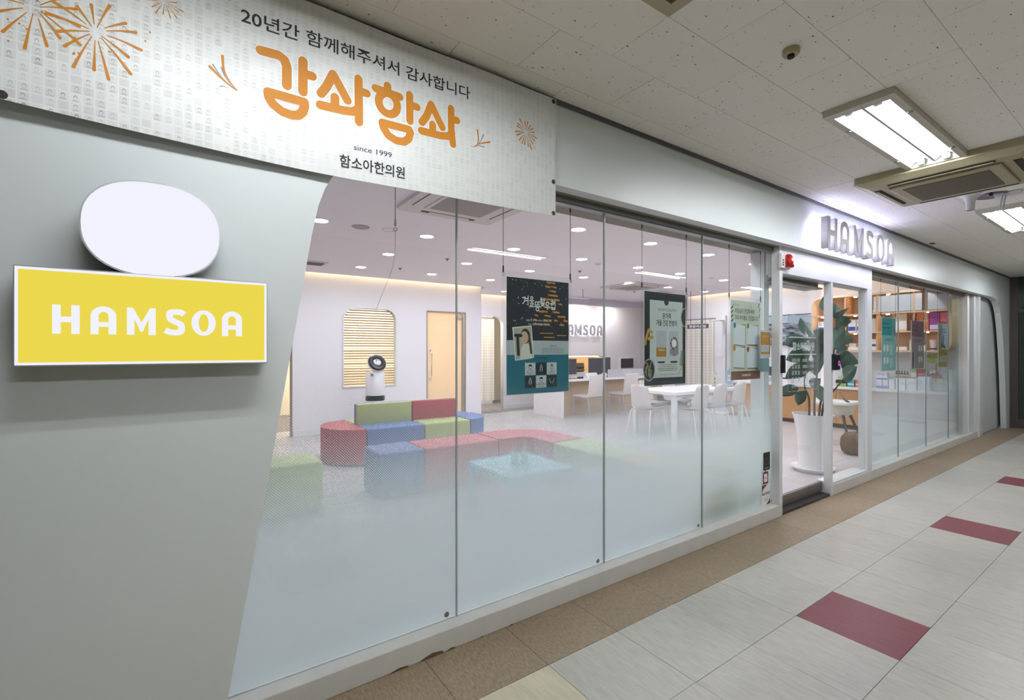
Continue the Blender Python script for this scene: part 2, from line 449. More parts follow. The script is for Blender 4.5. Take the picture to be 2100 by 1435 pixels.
# --- corridor floor
TP, TX, TY = .4393, 3.0906, 1.1966
GREY_T = tile_mat('grey_vinyl_tile', 'b6b3aa', (55, 9, 1), .10, .285)
BROWN_T = tile_mat('brown_vinyl_tile', '94826b', (120, 34, 1), .26, .36, ang=-.25, dirt=.3)
RED_T = tile_mat('maroon_vinyl_tile', '7c3e46', (55, 9, 1), .12, .285)
CREAM_T = tile_mat('cream_vinyl_tile', 'cfc8ad', (40, 6, 1), .09)
GROUT = mat('tile_joint', '6d675e', .8)
fl = struct(MB().box(-4, 12.36, -2.6, 1.995, -.06, -.004).build('floor', GROUT), 'corridor floor of grey vinyl tiles with maroon tiles and a brown border')
tile_me = {}
def tile_mesh(m, wx, wy):
    k = (m.name, round(wx, 3), round(wy, 3))
    if k not in tile_me: tile_me[k] = MB().box(-wx/2, wx/2, -wy/2, wy/2, -.004, 0, .0008, 1).mesh('tile', m)
    return tile_me[k]
fo = -wloc(fl)
for i in range(-9, 21):
    x0 = TX + TP*i; xc = x0 + TP/2
    if xc > 12.2: continue
    wx = TP-.0016
    o = put(tile_mesh(BROWN_T, wx, .352), 'tile', fl, Vector((xc, 1.636+.1775, 0)) + fo)
    for j in range(-6, 2):
        yc = TY + TP*(j-.5)
        if yc < -1.9: continue
        red = (j == 0 and (i+1) % 5 == 0)
        m = RED_T if red else (CREAM_T if i < -4 else GREY_T)
        put(tile_mesh(m, wx, wx), 'tile', fl, Vector((xc, yc, rnd.uniform(-.0003, .0003))) + fo, (rnd.uniform(-.0006, .0006), 0, 0))
# --- corridor ceiling
cl = struct(MB().box(-4, 12.36, -2.6, 1.99, ZC+.03, ZC+.07).build('ceiling', mat('ceiling_joint', '6f6b65', .9)), 'corridor ceiling of pitted mineral tiles')
CT = ceil_mat(); co = -wloc(cl)
ctm = {}
def ctile(wx, wy):
    k = (round(wx, 3), round(wy, 3))
    if k not in ctm: ctm[k] = MB().box(-wx/2, wx/2, -wy/2, wy/2, 0, .012, .0012, 1).mesh('ceiling_tile', CT)
    return ctm[k]
FIX = [(x, x+1.38, y, y+.32) for x in (-.32, 2.895, 6.09, 9.29) for y in (.85, -1.31)]      # recesses of the light fixtures
def cut(r):
    out = [r]
    for (p, q, u, v) in FIX:
        nxt = []
        for (a, b, c, d) in out:
            if a >= q or b <= p or c >= v or d <= u: nxt.append((a, b, c, d)); continue
            if a < p: nxt.append((a, p, c, d))
            if b > q: nxt.append((q, b, c, d))
            a2, b2 = max(a, p), min(b, q)
            if c < u: nxt.append((a2, b2, c, u))
            if d > v: nxt.append((a2, b2, v, d))
        out = [t for t in nxt if t[1]-t[0] > .01 and t[3]-t[2] > .01]
    return out
rows = [(1.4797+.3*k, 1.4797+.3*(k+1)) for k in range(-10, 1)] + [(1.7797, 1.90)]
for r, (y0, y1) in enumerate(rows):
    k0 = r - 9
    for i in range(-4, 19):
        xa = 1.5656 + .6*i + (.3 if (k0 % 2) else 0); xb = xa+.6
        if xa < -1.5 and y0 < .5: continue
        if xa > 12.3: continue
        for (a, b, c, d) in cut((xa, xb, y0, y1)):
            put(ctile(b-a-.0016, d-c-.0016), 'ceiling_tile', cl, Vector(((a+b)/2, (c+d)/2, ZC+rnd.uniform(0, .0009))) + co)
# --- fascia: one white board with a big rounded opening
out = [(-3.2, 0), (.093, 0), (.125, .19), (.267, 1.03), (.40, 1.838), (.423, 1.95), (.447, 2.02), (.481, 2.082), (.535, 2.15), (.60, 2.205), (.68, 2.243), (.78, 2.262), (.9, 2.265),
       (10.5, 2.272), (10.96, 2.272), (11.15, 2.262), (11.33, 2.22), (11.47, 2.14), (11.57, 2.03), (11.64, 1.89), (11.72, 1.7), (11.83, 1.3), (11.93, .8), (12.03, 0), (12.34, 0), (12.34, 2.69), (-3.2, 2.69)]
fa = struct(MB().prism(FRONT(0), out, -YF, -(YF+.075)).build('wall_front', FASCIA), 'white fascia board of the shop front with a rounded opening')
struct(MB().box(-3.2, 12.34, YF-.012, YF+.05, 2.685, ZC+.011).build('trim_1', mat('ceiling_trim', '55555a', .5)), 'dark grey trim where the fascia meets the ceiling')
# header behind the fascia, head channel of the glass
struct(MB().box(.1, 12.3, 1.984, 2.30, 2.268, 2.70).build('wall_header', mat('header_paint', '8c867d', .6)), 'beam above the glass')
hc = MB().box(.2, 10.3, 2.028, 2.036, 2.236, 2.268).box(.2, 10.3, 2.036, 2.085, 2.229, 2.268).box(.2, 10.3, 2.03, 2.034, 2.248, 2.252)
struct(hc.build('trim_2', mat('head_channel', '8d908e', .3, .7)), 'aluminium channel along the top of the glass')
# sills
SILL = mat('sill_paint', 'd6d5d0', .45, var=.10, scale=9)
struct(MB().box(-.1, 4.147, 1.978, 2.13, 0, .10, .004).build('trim_3', SILL), 'scuffed white sill under the long window')
struct(MB().box(5.12, 10.75, 1.978, 2.13, 0, .10, .004).build('trim_4', SILL), 'white sill under the right window')
# chipped paint along the sill's foot
chip = MB()
for x, a, h in ((.72, .10, .012), (.86, .13, .02), (1.0, .05, .01), (1.18, .02, .006), (1.35, .03, .007)):
    chip.poly(FRONT(1.978), [(x, .001), (x+a, .001), (x+a*.9, h*.7), (x+a*.55, h), (x+a*.25, h*.6)], .0007)
o = chip.build('scuff', mat('chip_brown', '6a5c48', .9), bpy.data.objects['trim_3']); o['kind'] = 'stuff'

# --- window_1 : four frameless panes with frosted film
def glazing(name, label, xs, z0, z1):
    wn = sroot(name, (xs[0], YG, z0), label)
    for i, (a, b) in enumerate(zip(xs, xs[1:])):
        MB().box(a+.003, b-.003, YG, YG+.01, z0, z1).build('pane', GLASS, wn)
        MB().rect(FRONT(YG+.0125), a+.003, b-.003, z0+.002, z1-.02).build('frost_film', FILM, wn, recalc=False)
    for x in xs[1:-1]:
        MB().box(x-.0028, x+.0028, YG-.0015, YG+.0115, z0, z1).build('joint_seal', mat('silicone', 'b4bab8', .2), wn)
    return wn
w1 = glazing('window_1', 'long frameless shop window frosted towards the floor', [.06, 1.095, 2.109, 3.118, 4.146], .10, 2.25)
for x in (1.039, 2.051, 3.065):
    b = MB().lathe([(0, .004), (.006, .004), (.0065, .002), (.012, .002), (.013, 0)], k=20)
    me = b.mesh('glass_bolt', STEEL, .5); put(me, 'glass_bolt', w1, Vector((x, YG-.0005, .127))-wloc(w1), (PI/2, 0, 0))
w2 = glazing('window_2', 'frameless shop window right of the entrance', [6.085, 7.141, 8.187, 9.204, 10.23], .10, 2.25)

# --- entrance frame
def post(n, x0, x1, y0=1.978, y1=2.12, z1=2.268, z0=0, lab=None):
    return struct(MB().box(x0, x1, y0, y1, z0, z1, .003, 1).build('trim_%d' % n, WHITE2), lab)
post(5, 4.096, 4.147, y1=2.046, z0=.1, lab='white post left of the entrance')
struct(MB().box(4.16, 4.24, 2.14, 2.26, .1, 2.262).build('trim_6', WHITE2), 'white inner jamb behind the window end')
post(7, 5.085, 5.12, z1=2.045, y1=2.045, lab='white post right of the sliding door')
post(8, 5.965, 6.085, z0=.1, z1=2.045, y1=2.064, lab='white post left of the right window')
struct(MB().box(4.147, 6.085, 1.978, 2.12, 2.045, 2.268, .003, 1).build('trim_10', WHITE2), 'white header over the entrance')
struct(MB().box(5.12, 5.965, 1.985, 2.12, .10, .125, .004).build('trim_11', WHITE2), 'white glazing bead under the side light')
post(12, 10.23, 10.31, z0=.1, lab='white post at the right end of the glass'); post(13, 10.45, 10.52, 1.96, 2.1, lab='white fin beside the recessed white panel')
struct(MB().box(10.31, 12.2, 2.03, 2.12, 0, 2.268).build('wall_right_return', FASCIA), 'white recessed panel under the right end of the fascia')
# side light = window_3
w3 = sroot('window_3', (5.12, 2.0, .125), 'clear side light beside the sliding door')
MB().box(5.12, 5.965, 2.0, 2.01, .125, 2.045).build('pane', GLASS, w3)
# sliding door = door_1
d1 = sroot('door_1', (4.147, 2.07, 0), 'sliding glass entrance door')
MB().box(4.12, 5.10, 2.07, 2.082, .11, 1.995).build('pane', GLASS, d1)
MB().box(4.12, 5.10, 2.06, 2.09, .03, .12, .003, 1).build('bottom_rail', STEEL, d1)
MB().box(4.12, 5.10, 2.058, 2.092, 1.985, 2.0, .002, 1).build('top_rail', STEEL, d1)
MB().box(4.36, 5.10, 2.10, 2.22, 1.985, 2.06).build('operator_housing', mat('operator_grey', '6e6a66', .25, .6), d1)
MB().box(4.147, 5.085, 1.99, 2.13, 0, .022).build('threshold', mat('threshold_dark', '3a3735', .4, .3), d1)
# end wall of the corridor with its dark glass door
struct(MB().box(12.34, 12.5, -2.6, 2.2, 0, 2.76).build('wall_right', mat('end_wall', '5e5d59', .7)), 'dark end wall of the corridor')
d2 = sroot('door_2', (12.33, 1.9, 0), 'dark framed glass door at the corridor end')
DFR = mat('dark_door_frame', '57524d', .4, .3)
MB().box(12.27, 12.34, 1.80, 1.905, 0, 2.70).build('jamb', DFR, d2)
MB().box(12.27, 12.34, -.2, 1.80, 2.06, 2.13).build('transom', DFR, d2)
MB().box(12.27, 12.34, -.2, 1.80, 0, .16).build('bottom_rail', DFR, d2)
MB().box(12.27, 12.34, .75, .85, .16, 2.06).build('stile', DFR, d2)
DGL = mat('dark_glass', '39423f', .12, 0, spec=.5)
MB().box(12.30, 12.335, .85, 1.80, .16, 2.06).build('pane', DGL, d2); MB().box(12.30, 12.335, -.2, .75, .16, 2.06).build('pane', DGL, d2)
MB().box(12.30, 12.335, -.2, 1.80, 2.13, 2.70).build('pane', DGL, d2)
# corridor walls outside the picture that close the space
struct(MB().box(-4, 12.4, -2.7, -2.6, 0, 2.76).build('wall_opposite', mat('opposite_wall', '8d8b85', .7)), 'corridor wall opposite the shop')
struct(MB().box(-4.1, -4, -2.7, 2.0, 0, 2.76).build('wall_left_corridor', mat('opposite_wall', '8d8b85', .7)), 'corridor wall far left')

# --- clinic shell
CLT = tile_mat('clinic_floor_tile', 'c4bcbc', (3, 9, 1), .04, .34, dirt=.12)
cf = struct(MB().box(-1.1, 12.0, 1.995, 11.2, -.06, -.004).build('floor_clinic', mat('clinic_joint', '8b8382', .8)), 'clinic floor of pinkish grey stone tiles')
cfo = -wloc(cf)
for j in range(15):
    for i in range(18):
        xa = -.7 + .6*i + (.3 if j % 2 else 0); ya = 2.1+.45*j
        if xa > 9.8 or ya > 9: continue
        put(tile_mesh(CLT, .5976, .4476), 'tile', cf, Vector((xa+.3, ya+.225, rnd.uniform(-.0003, .0003)))+cfo)
def ceil_part(n, x0, x1, y0, y1):
    struct(MB().box(x0, x1, y0, y1, ZI, ZI+.05).build(n, CLCEIL), 'white plaster clinic ceiling')
ceil_part('ceiling_clinic', -1.1, 9.86, 2.30, 8.16)
ceil_part('ceiling_clinic.001', 5.06, 9.86, 8.16, 9.19)
struct(MB().box(-1.1, 12, 2.2, 11.2, 2.84, 2.9).build('ceiling_slab', CLCEIL), 'slab above the clinic ceiling')
struct(MB().box(6.95, 12, 8.48, 8.6, 2.50, ZI).build('trim_14', mat('bulkhead', 'd3cddb', .6)), 'lavender white bulkhead in front of the reception wall')
# wall A with blind window and door cut out
wa = [(1.43, 0), (3.763, 0), (3.763, 2.14), (4.601, 2.14), (4.601, 0), (4.93, 0), (4.93, 2.84), (1.43, 2.84)]
hole = [(2.221, .755), (3.17, .755)] + arc(3.17-.2, 2.13-.2, .2, 0, PI/2, 8) + arc(2.221+.2, 2.13-.2, .2, PI/2, PI, 8)
struct(shape('wall_back', [wa, hole], FRONT(0), -8.25, -8.37, CLIN), 'white clinic back wall with a blind window and a warm glass door')
struct(MB().lathe([(.06, 0), (.06, 2.84)], (4.93, 8.31, 0), 24).build('trim_15', CLIN, smooth=1), 'rounded end of the back wall')
struct(MB().box(4.87, 4.99, 8.31, 9.3, 0, 2.84).build('wall_back_return', CLIN), 'return of the back wall')
struct(MB().box(1.44, 3.76, 8.236, 8.25, 0, .09).build('baseboard_back', WHITE), 'white baseboard on the back wall')
# wall B with curtain doorway, reception wall with lit niche
wb = [(4.99, 0), (5.1, 0), (5.1, 1.98)] + arc(5.1+.18, 1.98, .18, PI, PI/2, 6) + arc(6.2-.2, 1.98, .2, PI/2, 0, 6) + [(6.2, 0), (10.31, 0), (10.31, 2.84), (4.99, 2.84)]
niche = [(8.0, .8), (9.56, .8)] + arc(9.56-.18, 1.2-.18+.03, .18, 0, PI/2, 6) + arc(8.18, 1.05, .18, PI/2, PI, 6)
struct(shape('wall_reception', [wb, niche], FRONT(0), -9.3, -9.42, CLIN), 'white reception wall with a curtained doorway and a lit niche')
struct(MB().box(6.32, 7.9, 9.286, 9.3, 0, .1).build('baseboard_reception', WHITE), 'white baseboard on the reception wall')
NW = mat('niche_warm', 'f0dcb8', .6)
struct(MB().box(7.9, 9.7, 9.80, 9.85, .7, 1.35).box(7.9, 9.7, 9.42, 9.80, .74, .80).box(7.9, 9.7, 9.42, 9.80, 1.24, 1.3).box(7.9, 7.98, 9.42, 9.8, .8, 1.24).box(9.62, 9.7, 9.42, 9.8, .8, 1.24).build('wall_niche', NW), 'warm lit niche behind the reception')
struct(MB().box(9.95, 10.05, 2.0, 6.95, 0, 2.84).build('wall_right_clinic', CLIN), 'white right wall of the clinic')
struct(MB().box(10.05, 12, 6.85, 6.95, 0, 2.84).box(11.9, 12, 6.95, 9.3, 0, 2.84).box(10.31, 12, 9.3, 9.42, 0, 2.84).build('wall_recess', CLIN), 'recess right of the reception')
struct(MB().box(-1.2, -1.1, 2.0, 11.2, 0, 2.84).build('wall_left_clinic', CLIN), 'left wall of the clinic')
struct(MB().box(-1.2, 12, 11.1, 11.2, 0, 2.84).build('wall_rear', mat('cream_wall', 'f2e9d6', .6)), 'cream wall of the rooms behind')
struct(MB().box(1.2, 1.3, 8.9, 11.1, 0, 2.84).build('wall_room_side', mat('cream_wall', 'f2e9d6', .6)), 'side wall of the consulting room')
struct(MB().box(.55, 1.2, 8.9, 9.0, 0, 2.84).build('wall_passage', mat('cream_wall', 'f2e9d6', .6)), 'cream wall in the passage at far left')
struct(MB().box(1.415, 1.43, 8.24, 8.38, 0, 2.2).build('trim_16', mat('dark_reveal', '8d7f78', .5)), 'dark jamb at the left end of the back wall')
# curtain doorway jamb rooms
struct(MB().box(5.0, 6.6, 10.4, 10.45, 0, 2.84).build('wall_curtain_room', CLIN), 'wall behind the curtained doorway')
# door_3 : warm frosted door of the consulting room
d3 = sroot('door_3', (3.763, 8.28, 0), 'warm frosted glass door of the consulting room')
DOORG = frosted('warm_frosted_glass', 'f2e3cc', .55)
MB().box(3.775, 4.52, 8.29, 8.30, .01, 2.125).build('pane', DOORG, d3)
MB().box(3.763, 3.775, 8.24, 8.33, 0, 2.14).box(4.589, 4.601, 8.24, 8.33, 0, 2.14).box(3.763, 4.601, 8.24, 8.33, 2.128, 2.14).build('jamb', mat('door_jamb_grey', 'a09a96', .4, .5), d3)
MB().box(4.53, 4.56, 8.27, 8.31, 0, 2.12).build('edge_profile', mat('door_jamb_grey', 'a09a96', .4, .5), d3)
MB().tube([(3.85, 8.285, .86), (3.85, 8.22, .82), (3.85, 8.215, .9), (3.85, 8.215, 1.33), (3.85, 8.22, 1.42), (3.85, 8.285, 1.38)], .016, 10).build('handle', PLASTW, d3, smooth=.8)
MB().box(4.42, 4.54, 8.25, 8.29, 2.04, 2.10, .01).sphere((4.48, 8.265, 2.03), .05, 14, (1, .5, 1)).build('door_closer', mat('closer', 'c8b69a', .4, .3), d3, smooth=.6)
text('진료실1', FRONT(8.288), 4.03, 1.785, .075, WHITEINK, d3, n=.001)
# window_4 : blind window of back wall
w4 = sroot('window_4', (2.7, 8.3, .755), 'round cornered window with a wooden blind')
MB().box(2.2, 3.19, 8.30, 8.31, .74, 2.15).build('pane', GLASS, w4)
fr = curve_mesh([hole, [(2.235, .77), (3.156, .77)] + arc(3.156-.19, 2.115-.19, .19, 0, PI/2, 8) + arc(2.235+.19, 2.115-.19, .19, PI/2, PI, 8)], .06)
in_frame(fr, FRONT(8.29)); bm = bmesh.new(); bm.from_mesh(fr); s_ = MB(); s_.bm.free(); s_.bm = bm; s_.build('window_frame', WHITE, w4)
bl = thing('venetian_blind', 'wooden venetian blind in the round cornered window behind the sofa', 'blind', (2.7, 8.35, .77))
SLAT = frosted('wood_slat', 'd0ab8a', .22)
sm = MB().box(-.5, .5, -.022, .022, -.0012, .0012).mesh('slat', SLAT)
for k in range(31):
    z = .03 + k*.0445
    put(sm, 'slat', bl, (0, 0, z), ((.15 if k in (7, 9, 14) else .50) + rnd.uniform(-.05, .05), rnd.uniform(-.003, .003), 0))
for x in (-.17, .09, .42):
    MB().cyl((2.7+x, 8.328, .77), (2.7+x, 8.328, 2.15), .0022, k=6).build('cord', mat('blind_cord', 'f2e2c4', .6), bl)
MB().box(2.2, 3.2, 8.33, 8.375, 2.12, 2.16).build('head_rail', mat('rail_wood', 'b98d5c', .5), bl)
# lit rooms behind: ceiling light panels
def panel(x0, x1, y0, y1, z, label, col, s, name='ceiling_panel_light'):
    t = thing(name, label, 'light', ((x0+x1)/2, (y0+y1)/2, z))
    MB().box(x0, x1, y0, y1, z+.004, z+.03).build('frame', WHITE, t)
    MB().rect(Frame((0, 0, z), (1, 0, 0), (0, 1, 0)), x0+.02, x1-.02, y0+.02, y1-.02, 0).build('diffuser', lamp('panel_'+col, col, s), t)
panel(2.2, 4.4, 9.3, 10.3, 2.78, 'warm ceiling panel lighting the room behind the blind', 'fff3e6', 12)
panel(5.3, 6.3, 9.7, 10.2, 2.78, 'ceiling panel lighting the room behind the left curtain', 'fff0dc', 16)
panel(.3, 1.1, 8.45, 8.85, 2.78, 'warm ceiling panel over the passage at far left', 'fff3e2', 7)
# --- cove light strips along clinic walls
COVE = lamp('cove_led', 'ffdcb0', COVE_STRENGTH)
def strip(label, x0, x1, y0, y1, z=2.745):
    t = tag(MB().box(x0, x1, y0, y1, z, z+.02, .004, 1).build('cove_light', COVE), label, 'light')
strip('warm light strip in the ceiling slot over the blind window wall', 1.45, 4.95, 8.155, 8.175)
strip('warm light strip in the ceiling slot over the curtained doorway wall', 5.1, 6.9, 9.18, 9.20)
strip('warm light strip in the ceiling slot over the shelf wall', 9.845, 9.865, 2.35, 6.9)
strip('warm light strip behind the bulkhead over the reception wall', 7.0, 10.3, 8.61, 8.63, 2.52)
strip('warm light strip inside the reception niche', 8.05, 9.5, 9.44, 9.46, 1.21)

# ================================================================== CORRIDOR FIXTURES
TUBE = lamp('fluorescent', 'f5f8fc', TUBE_STRENGTH)
REFL = mat('reflector', '8f8f8b', .35, .2)
FRAME = mat('fixture_frame', 'c2beb0', .45)
def fluorescent(x0, x1, y0, y1, label):
    z = ZC-.034; zt = ZC+.028; t = thing('fluorescent_fixture', label, 'ceiling light', ((x0+x1)/2, (y0+y1)/2, z), group='twin tube corridor lights')
    b = MB(); e = .035
    b.box(x0, x1, y0, y0+e, z, zt); b.box(x0, x1, y1-e, y1, z, zt); b.box(x0, x0+.06, y0+e, y1-e, z, zt); b.box(x1-.06, x1, y0+e, y1-e, z, zt)
    fr_ = b.build('frame', FRAME, t)
    ym = (y0+y1)/2; yi = y0+e; yo = y1-e
    pr = [(yi, ZC-.028), (yi+.03, ZC+.004), (ym-.075, ZC+.014), (ym-.045, ZC+.010), (ym-.006, ZC-.022), (ym+.006, ZC-.022), (ym+.045, ZC+.010), (ym+.075, ZC+.014), (yo-.03, ZC+.004), (yo, ZC-.028)]
    MB().grid([[(x0+.06, p, q) for p, q in pr], [(x1-.06, p, q) for p, q in pr]]).build('reflector', REFL, t)
    for s in (-1, 1):
        c = ym + s*.066
        MB().cyl((x0+.10, c, ZC-.012), (x1-.10, c, ZC-.012), .0135, k=14).build('tube', TUBE, t, smooth=.8)
        for (p, q) in ((x0+.06, x0+.10), (x1-.10, x1-.06)): MB().box(p, q, c-.018, c+.018, ZC-.03, ZC+.006, .004, 1).build('socket', WHITE2, t)
    for x in (x0+.3, x1-.3):
        for y in (y0+.017, y1-.017):
            MB().cyl((x, y, z-.004), (x, y, z), .013, k=12).build('screw', STEEL, fr_)
fluorescent(2.895, 4.275, .85, 1.17, 'twin tube corridor ceiling light nearest, beside the grey ceiling cassette')
fluorescent(6.09, 7.47, .85, 1.17, 'twin tube corridor ceiling light farther off, behind the air conditioner')
fluorescent(-.32, 1.06, .85, 1.17, 'twin tube corridor ceiling light above the camera')
fluorescent(9.29, 10.67, .85, 1.17, 'twin tube corridor ceiling light toward the corridor end')
for x, l in ((-.32, 'behind the camera'), (2.895, 'opposite the long window'), (6.09, 'opposite the entrance'), (9.29, 'opposite the right window')):
    fluorescent(x, x+1.38, -1.31, -.99, 'twin tube corridor ceiling light of the far row, ' + l)
# corridor cassette air conditioner
OLIVE = mat('aged_ivory', 'a8a083', .5, var=.05, scale=5); OLD = mat('aged_grille', '5c5440', .7)
ac = thing('ceiling_cassette', 'aged ivory ceiling cassette air conditioner in the corridor', 'air conditioner', (4.69, 1.02, 2.62))
bm_ = MB().prism(Frame((0, 0, 0), (1, 0, 0), (0, 1, 0)), rrect(4.23, 5.17, .55, 1.50, .03), 2.66, 2.71); bm_.build('body', OLIVE, ac)
def taper_box(x0, x1, y0, y1, z0, z1, ins):
    m = MB(); V = [(x0, y0, z1), (x1, y0, z1), (x1, y1, z1), (x0, y1, z1), (x0+ins, y0+ins, z0), (x1-ins, y0+ins, z0), (x1-ins, y1-ins, z0), (x0+ins, y1-ins, z0)]
    return m.raw(V, [(0, 1, 2, 3), (7, 6, 5, 4), (0, 4, 5, 1), (1, 5, 6, 2), (2, 6, 7, 3), (3, 7, 4, 0)])
taper_box(4.23, 5.17, .55, 1.50, 2.63, 2.662, .07).build('cover', OLIVE, ac)
MB().box(4.40, 5.0, .72, 1.33, 2.612, 2.632, .012).build('panel', OLIVE, ac)
MB().box(4.47, 4.93, .79, 1.26, 2.608, 2.614).build('grille', OLD, ac)
for i in range(15): pass
for (a0, a1, b0, b1) in ((4.32, 4.36, .74, 1.31), (5.04, 5.08, .74, 1.31), (4.42, 4.98, .63, .67), (4.42, 4.98, 1.38, 1.42)):
    MB().box(a0, a1, b0, b1, 2.625, 2.634).build('air_slot', mat('slot_dark', '2a251c', .8), ac)
for (a, b, c_, d) in ((4.335, 4.35, .75, 1.3), (4.43, 4.97, 1.395, 1.41)):
    MB().box(a, b, c_, d, 2.619, 2.626).build('louver', OLIVE, ac)
# supply air diffuser at the picture's top edge
df = thing('air_diffuser', 'square olive grey ceiling air diffuser at the top edge of the photo', 'air vent', (1.32, .94, 2.68))
m_ = MB()
for (a, b, c_, d) in ((1.10, 1.54, 1.11, 1.16), (1.10, 1.54, .72, .77), (1.10, 1.15, .77, 1.11), (1.49, 1.54, .77, 1.11)): m_.box(a, b, c_, d, 2.685, 2.712)
m_.build('frame', OLIVE, df)
for k in range(2):
    e = .06+.07*k
    V = []
    for (ins, z) in ((e, 2.69), (e+.055, 2.715)):
        V += [(1.10+ins, .72+ins, z), (1.54-ins, .72+ins, z), (1.54-ins, 1.16-ins, z), (1.10+ins, 1.16-ins, z)]
    MB().raw(V, [(i, (i+1) % 4, 4+(i+1) % 4, 4+i) for i in range(4)]).solid(.002).build('cone', mat('diffuser_blade', '76705f', .5), df)
# sprinkler / detector rosette
sp = thing('sprinkler', 'small beige sprinkler rosette with a dark centre in the corridor ceiling', 'sprinkler', (2.177, 1.004, 2.69))
MB().lathe([(0, -.004), (.03, -.006), (.034, 0), (.034, .018)], (2.177, 1.004, 2.70-.01)).build('rosette', mat('rosette', 'b0a684', .4), sp, smooth=.7)
MB().cyl((2.177, 1.004, 2.673), (2.177, 1.004, 2.688), .014, k=14).build('head', mat('slot_dark', '2a251c', .8), sp)
# ceiling speaker disc, camera bracket and antennas
spk = tag(MB().lathe([(0, 0), (.07, 0), (.085, -.006), (.1, -.004), (.1, .014)], (5.61, .98, ZC-.008), 36).build('ceiling_speaker', mat('speaker_grey', '77747c', .6), smooth=.5), 'round grey ceiling speaker plate behind the air conditioner', 'speaker')
br = thing('wireless_mount', 'white trumpet shaped ceiling mount beside the round speaker plate', 'mount', (5.36, 1.06, 2.56))
MB().lathe([(.028, 0), (.03, .06), (.04, .10), (.07, .13), (.10, .15)], (5.36, 1.06, 2.556), 24).build('stem', PLASTW, br, smooth=.8)
MB().sphere((5.42, .95, 2.672), .016, 12).build('eye', BLACK, br, smooth=1)
an = thing('router', 'small white ceiling router with two antennas before the far light', 'router', (5.62, .92, 2.6))
MB().box(5.59, 5.66, .80, .96, 2.675, 2.706, .006).build('housing', PLASTW, an)
MB().cyl((5.58, .91, 2.68), (5.585, .925, 2.57), .006, .004).build('antenna', mat('antenna_grey', 'b9b9bd', .3), an)
MB().cyl((5.58, .89, 2.68), (5.57, .905, 2.56), .006, .004).build('antenna', mat('antenna_grey', 'b9b9bd', .3), an)
tag(MB().prism(Frame((7.56, 1.84, 0), (1, 0, 0), (0, 1, 0)), [(-.06, -.01), (-.02, -.03), (.05, -.02), (.08, .02), (.02, .03), (-.03, .025)], ZC-.0025, ZC-.0005).build('tape_patch', mat('red_tape', 'b5381c', .6)), 'torn orange red tape patch on the ceiling above the fascia', 'tape')
# red emergency strobe on the header
al = thing('alarm_box', 'white alarm box with a red beacon above the left side of the entrance', 'alarm', (4.15, 1.93, 2.08))
MB().box(4.075, 4.225, 1.95, 1.977, 2.08, 2.205, .006).build('housing', PLASTW, al)
MB().box(4.125, 4.222, 1.915, 1.951, 2.088, 2.198, .014).build('beacon', mat('red_lens', 'b01210', .12, coat=.5), al, smooth=.6)
for k in range(3): MB().box(4.088, 4.105, 1.9485, 1.951, 2.10+.02*k, 2.112+.02*k).build('switch', BLACK, al)

# ================================================================== LIGHT BOX SIGN
sg = thing('light_box_sign', 'yellow backlit box sign with white capitals below a plain white rounded panel', 'sign', (-.07, 1.8, 1.355))
F = FRONT(1.80)
YEL = lamp('sign_yellow', 'f4e052', .60); WLIT = lamp('sign_white', 'f2f1ff', .655)
MB().box(-.376, .235, 1.803, YF-.012, 1.354, 1.629, .002, 1).build('casing', mat('sign_alu', 'c6cbca', .35, .6), sg)
MB().box(-.3, .2, YF-.012, YF, 1.40, 1.60).build('wall_spacer', DARK, sg)
MB().rect(F, -.373, .232, 1.358, 1.6255, -.0022).build('border_light', WLIT, sg)
yf_ = MB().rect(F, -.366, .225, 1.365, 1.618, -.0012).build('yellow_face', YEL, sg)
logotype(F, [-.299, -.219, -.138, -.050, .020, .102], 1.4445, .081, .215, -.0008, .0006, WLIT, yf_)
# plain blank panel
dome = arc(-.073, 1.775, .170, 0, 2*PI, 60, .135)[:-1]
dome = [(-.073 + .172*math.copysign(abs(math.cos(a))**.86, math.cos(a)), 1.765 + .145*math.copysign(abs(math.sin(a))**.86, math.sin(a))) for a in [2*PI*i/56 for i in range(56)]]
MB().prism(F, dome, -.07, -.004).build('panel_casing', mat('sign_alu', 'c6cbca', .35, .6), sg)
MB().poly(F, [(-.073+(x+.073)*.975, 1.765+(z-1.765)*.97) for x, z in dome], -.0032).build('panel_face', WLIT, sg)

# ================================================================== CHANNEL LETTERS
cl_ = thing('channel_letters', 'grey capital letters with white halo light on the fascia above the entrance', 'sign', (5.35, 1.8, 2.29))
LET = mat('letter_metal', 'b2aeb0', .45, .1)
xs = [4.535, 4.785, 5.08, 5.355, 5.62, 5.91]
F = FRONT(1.79)
lets = logotype(F, xs, 2.278, .272, .19, -.004, 0, LET, cl_)
logotype(F, xs, 2.278, .272, .19, -.058, -.0042, mat('letter_return', 'dcd9e2', .4), lets, 'letter_return')  # returns coloured paler lavender to show halo light falling on them
HALO = lamp('halo_led', 'dcd8ff', 22)
logotype(F, xs, 2.278, .272, .17, -.072, -.068, HALO, lets, 'halo_light')
for x in xs:
    for z in (2.36, 2.47):
        MB().cyl((x+.02, 1.853, z), (x+.02, YF, z), .003, k=8).build('pin', STEEL, cl_)

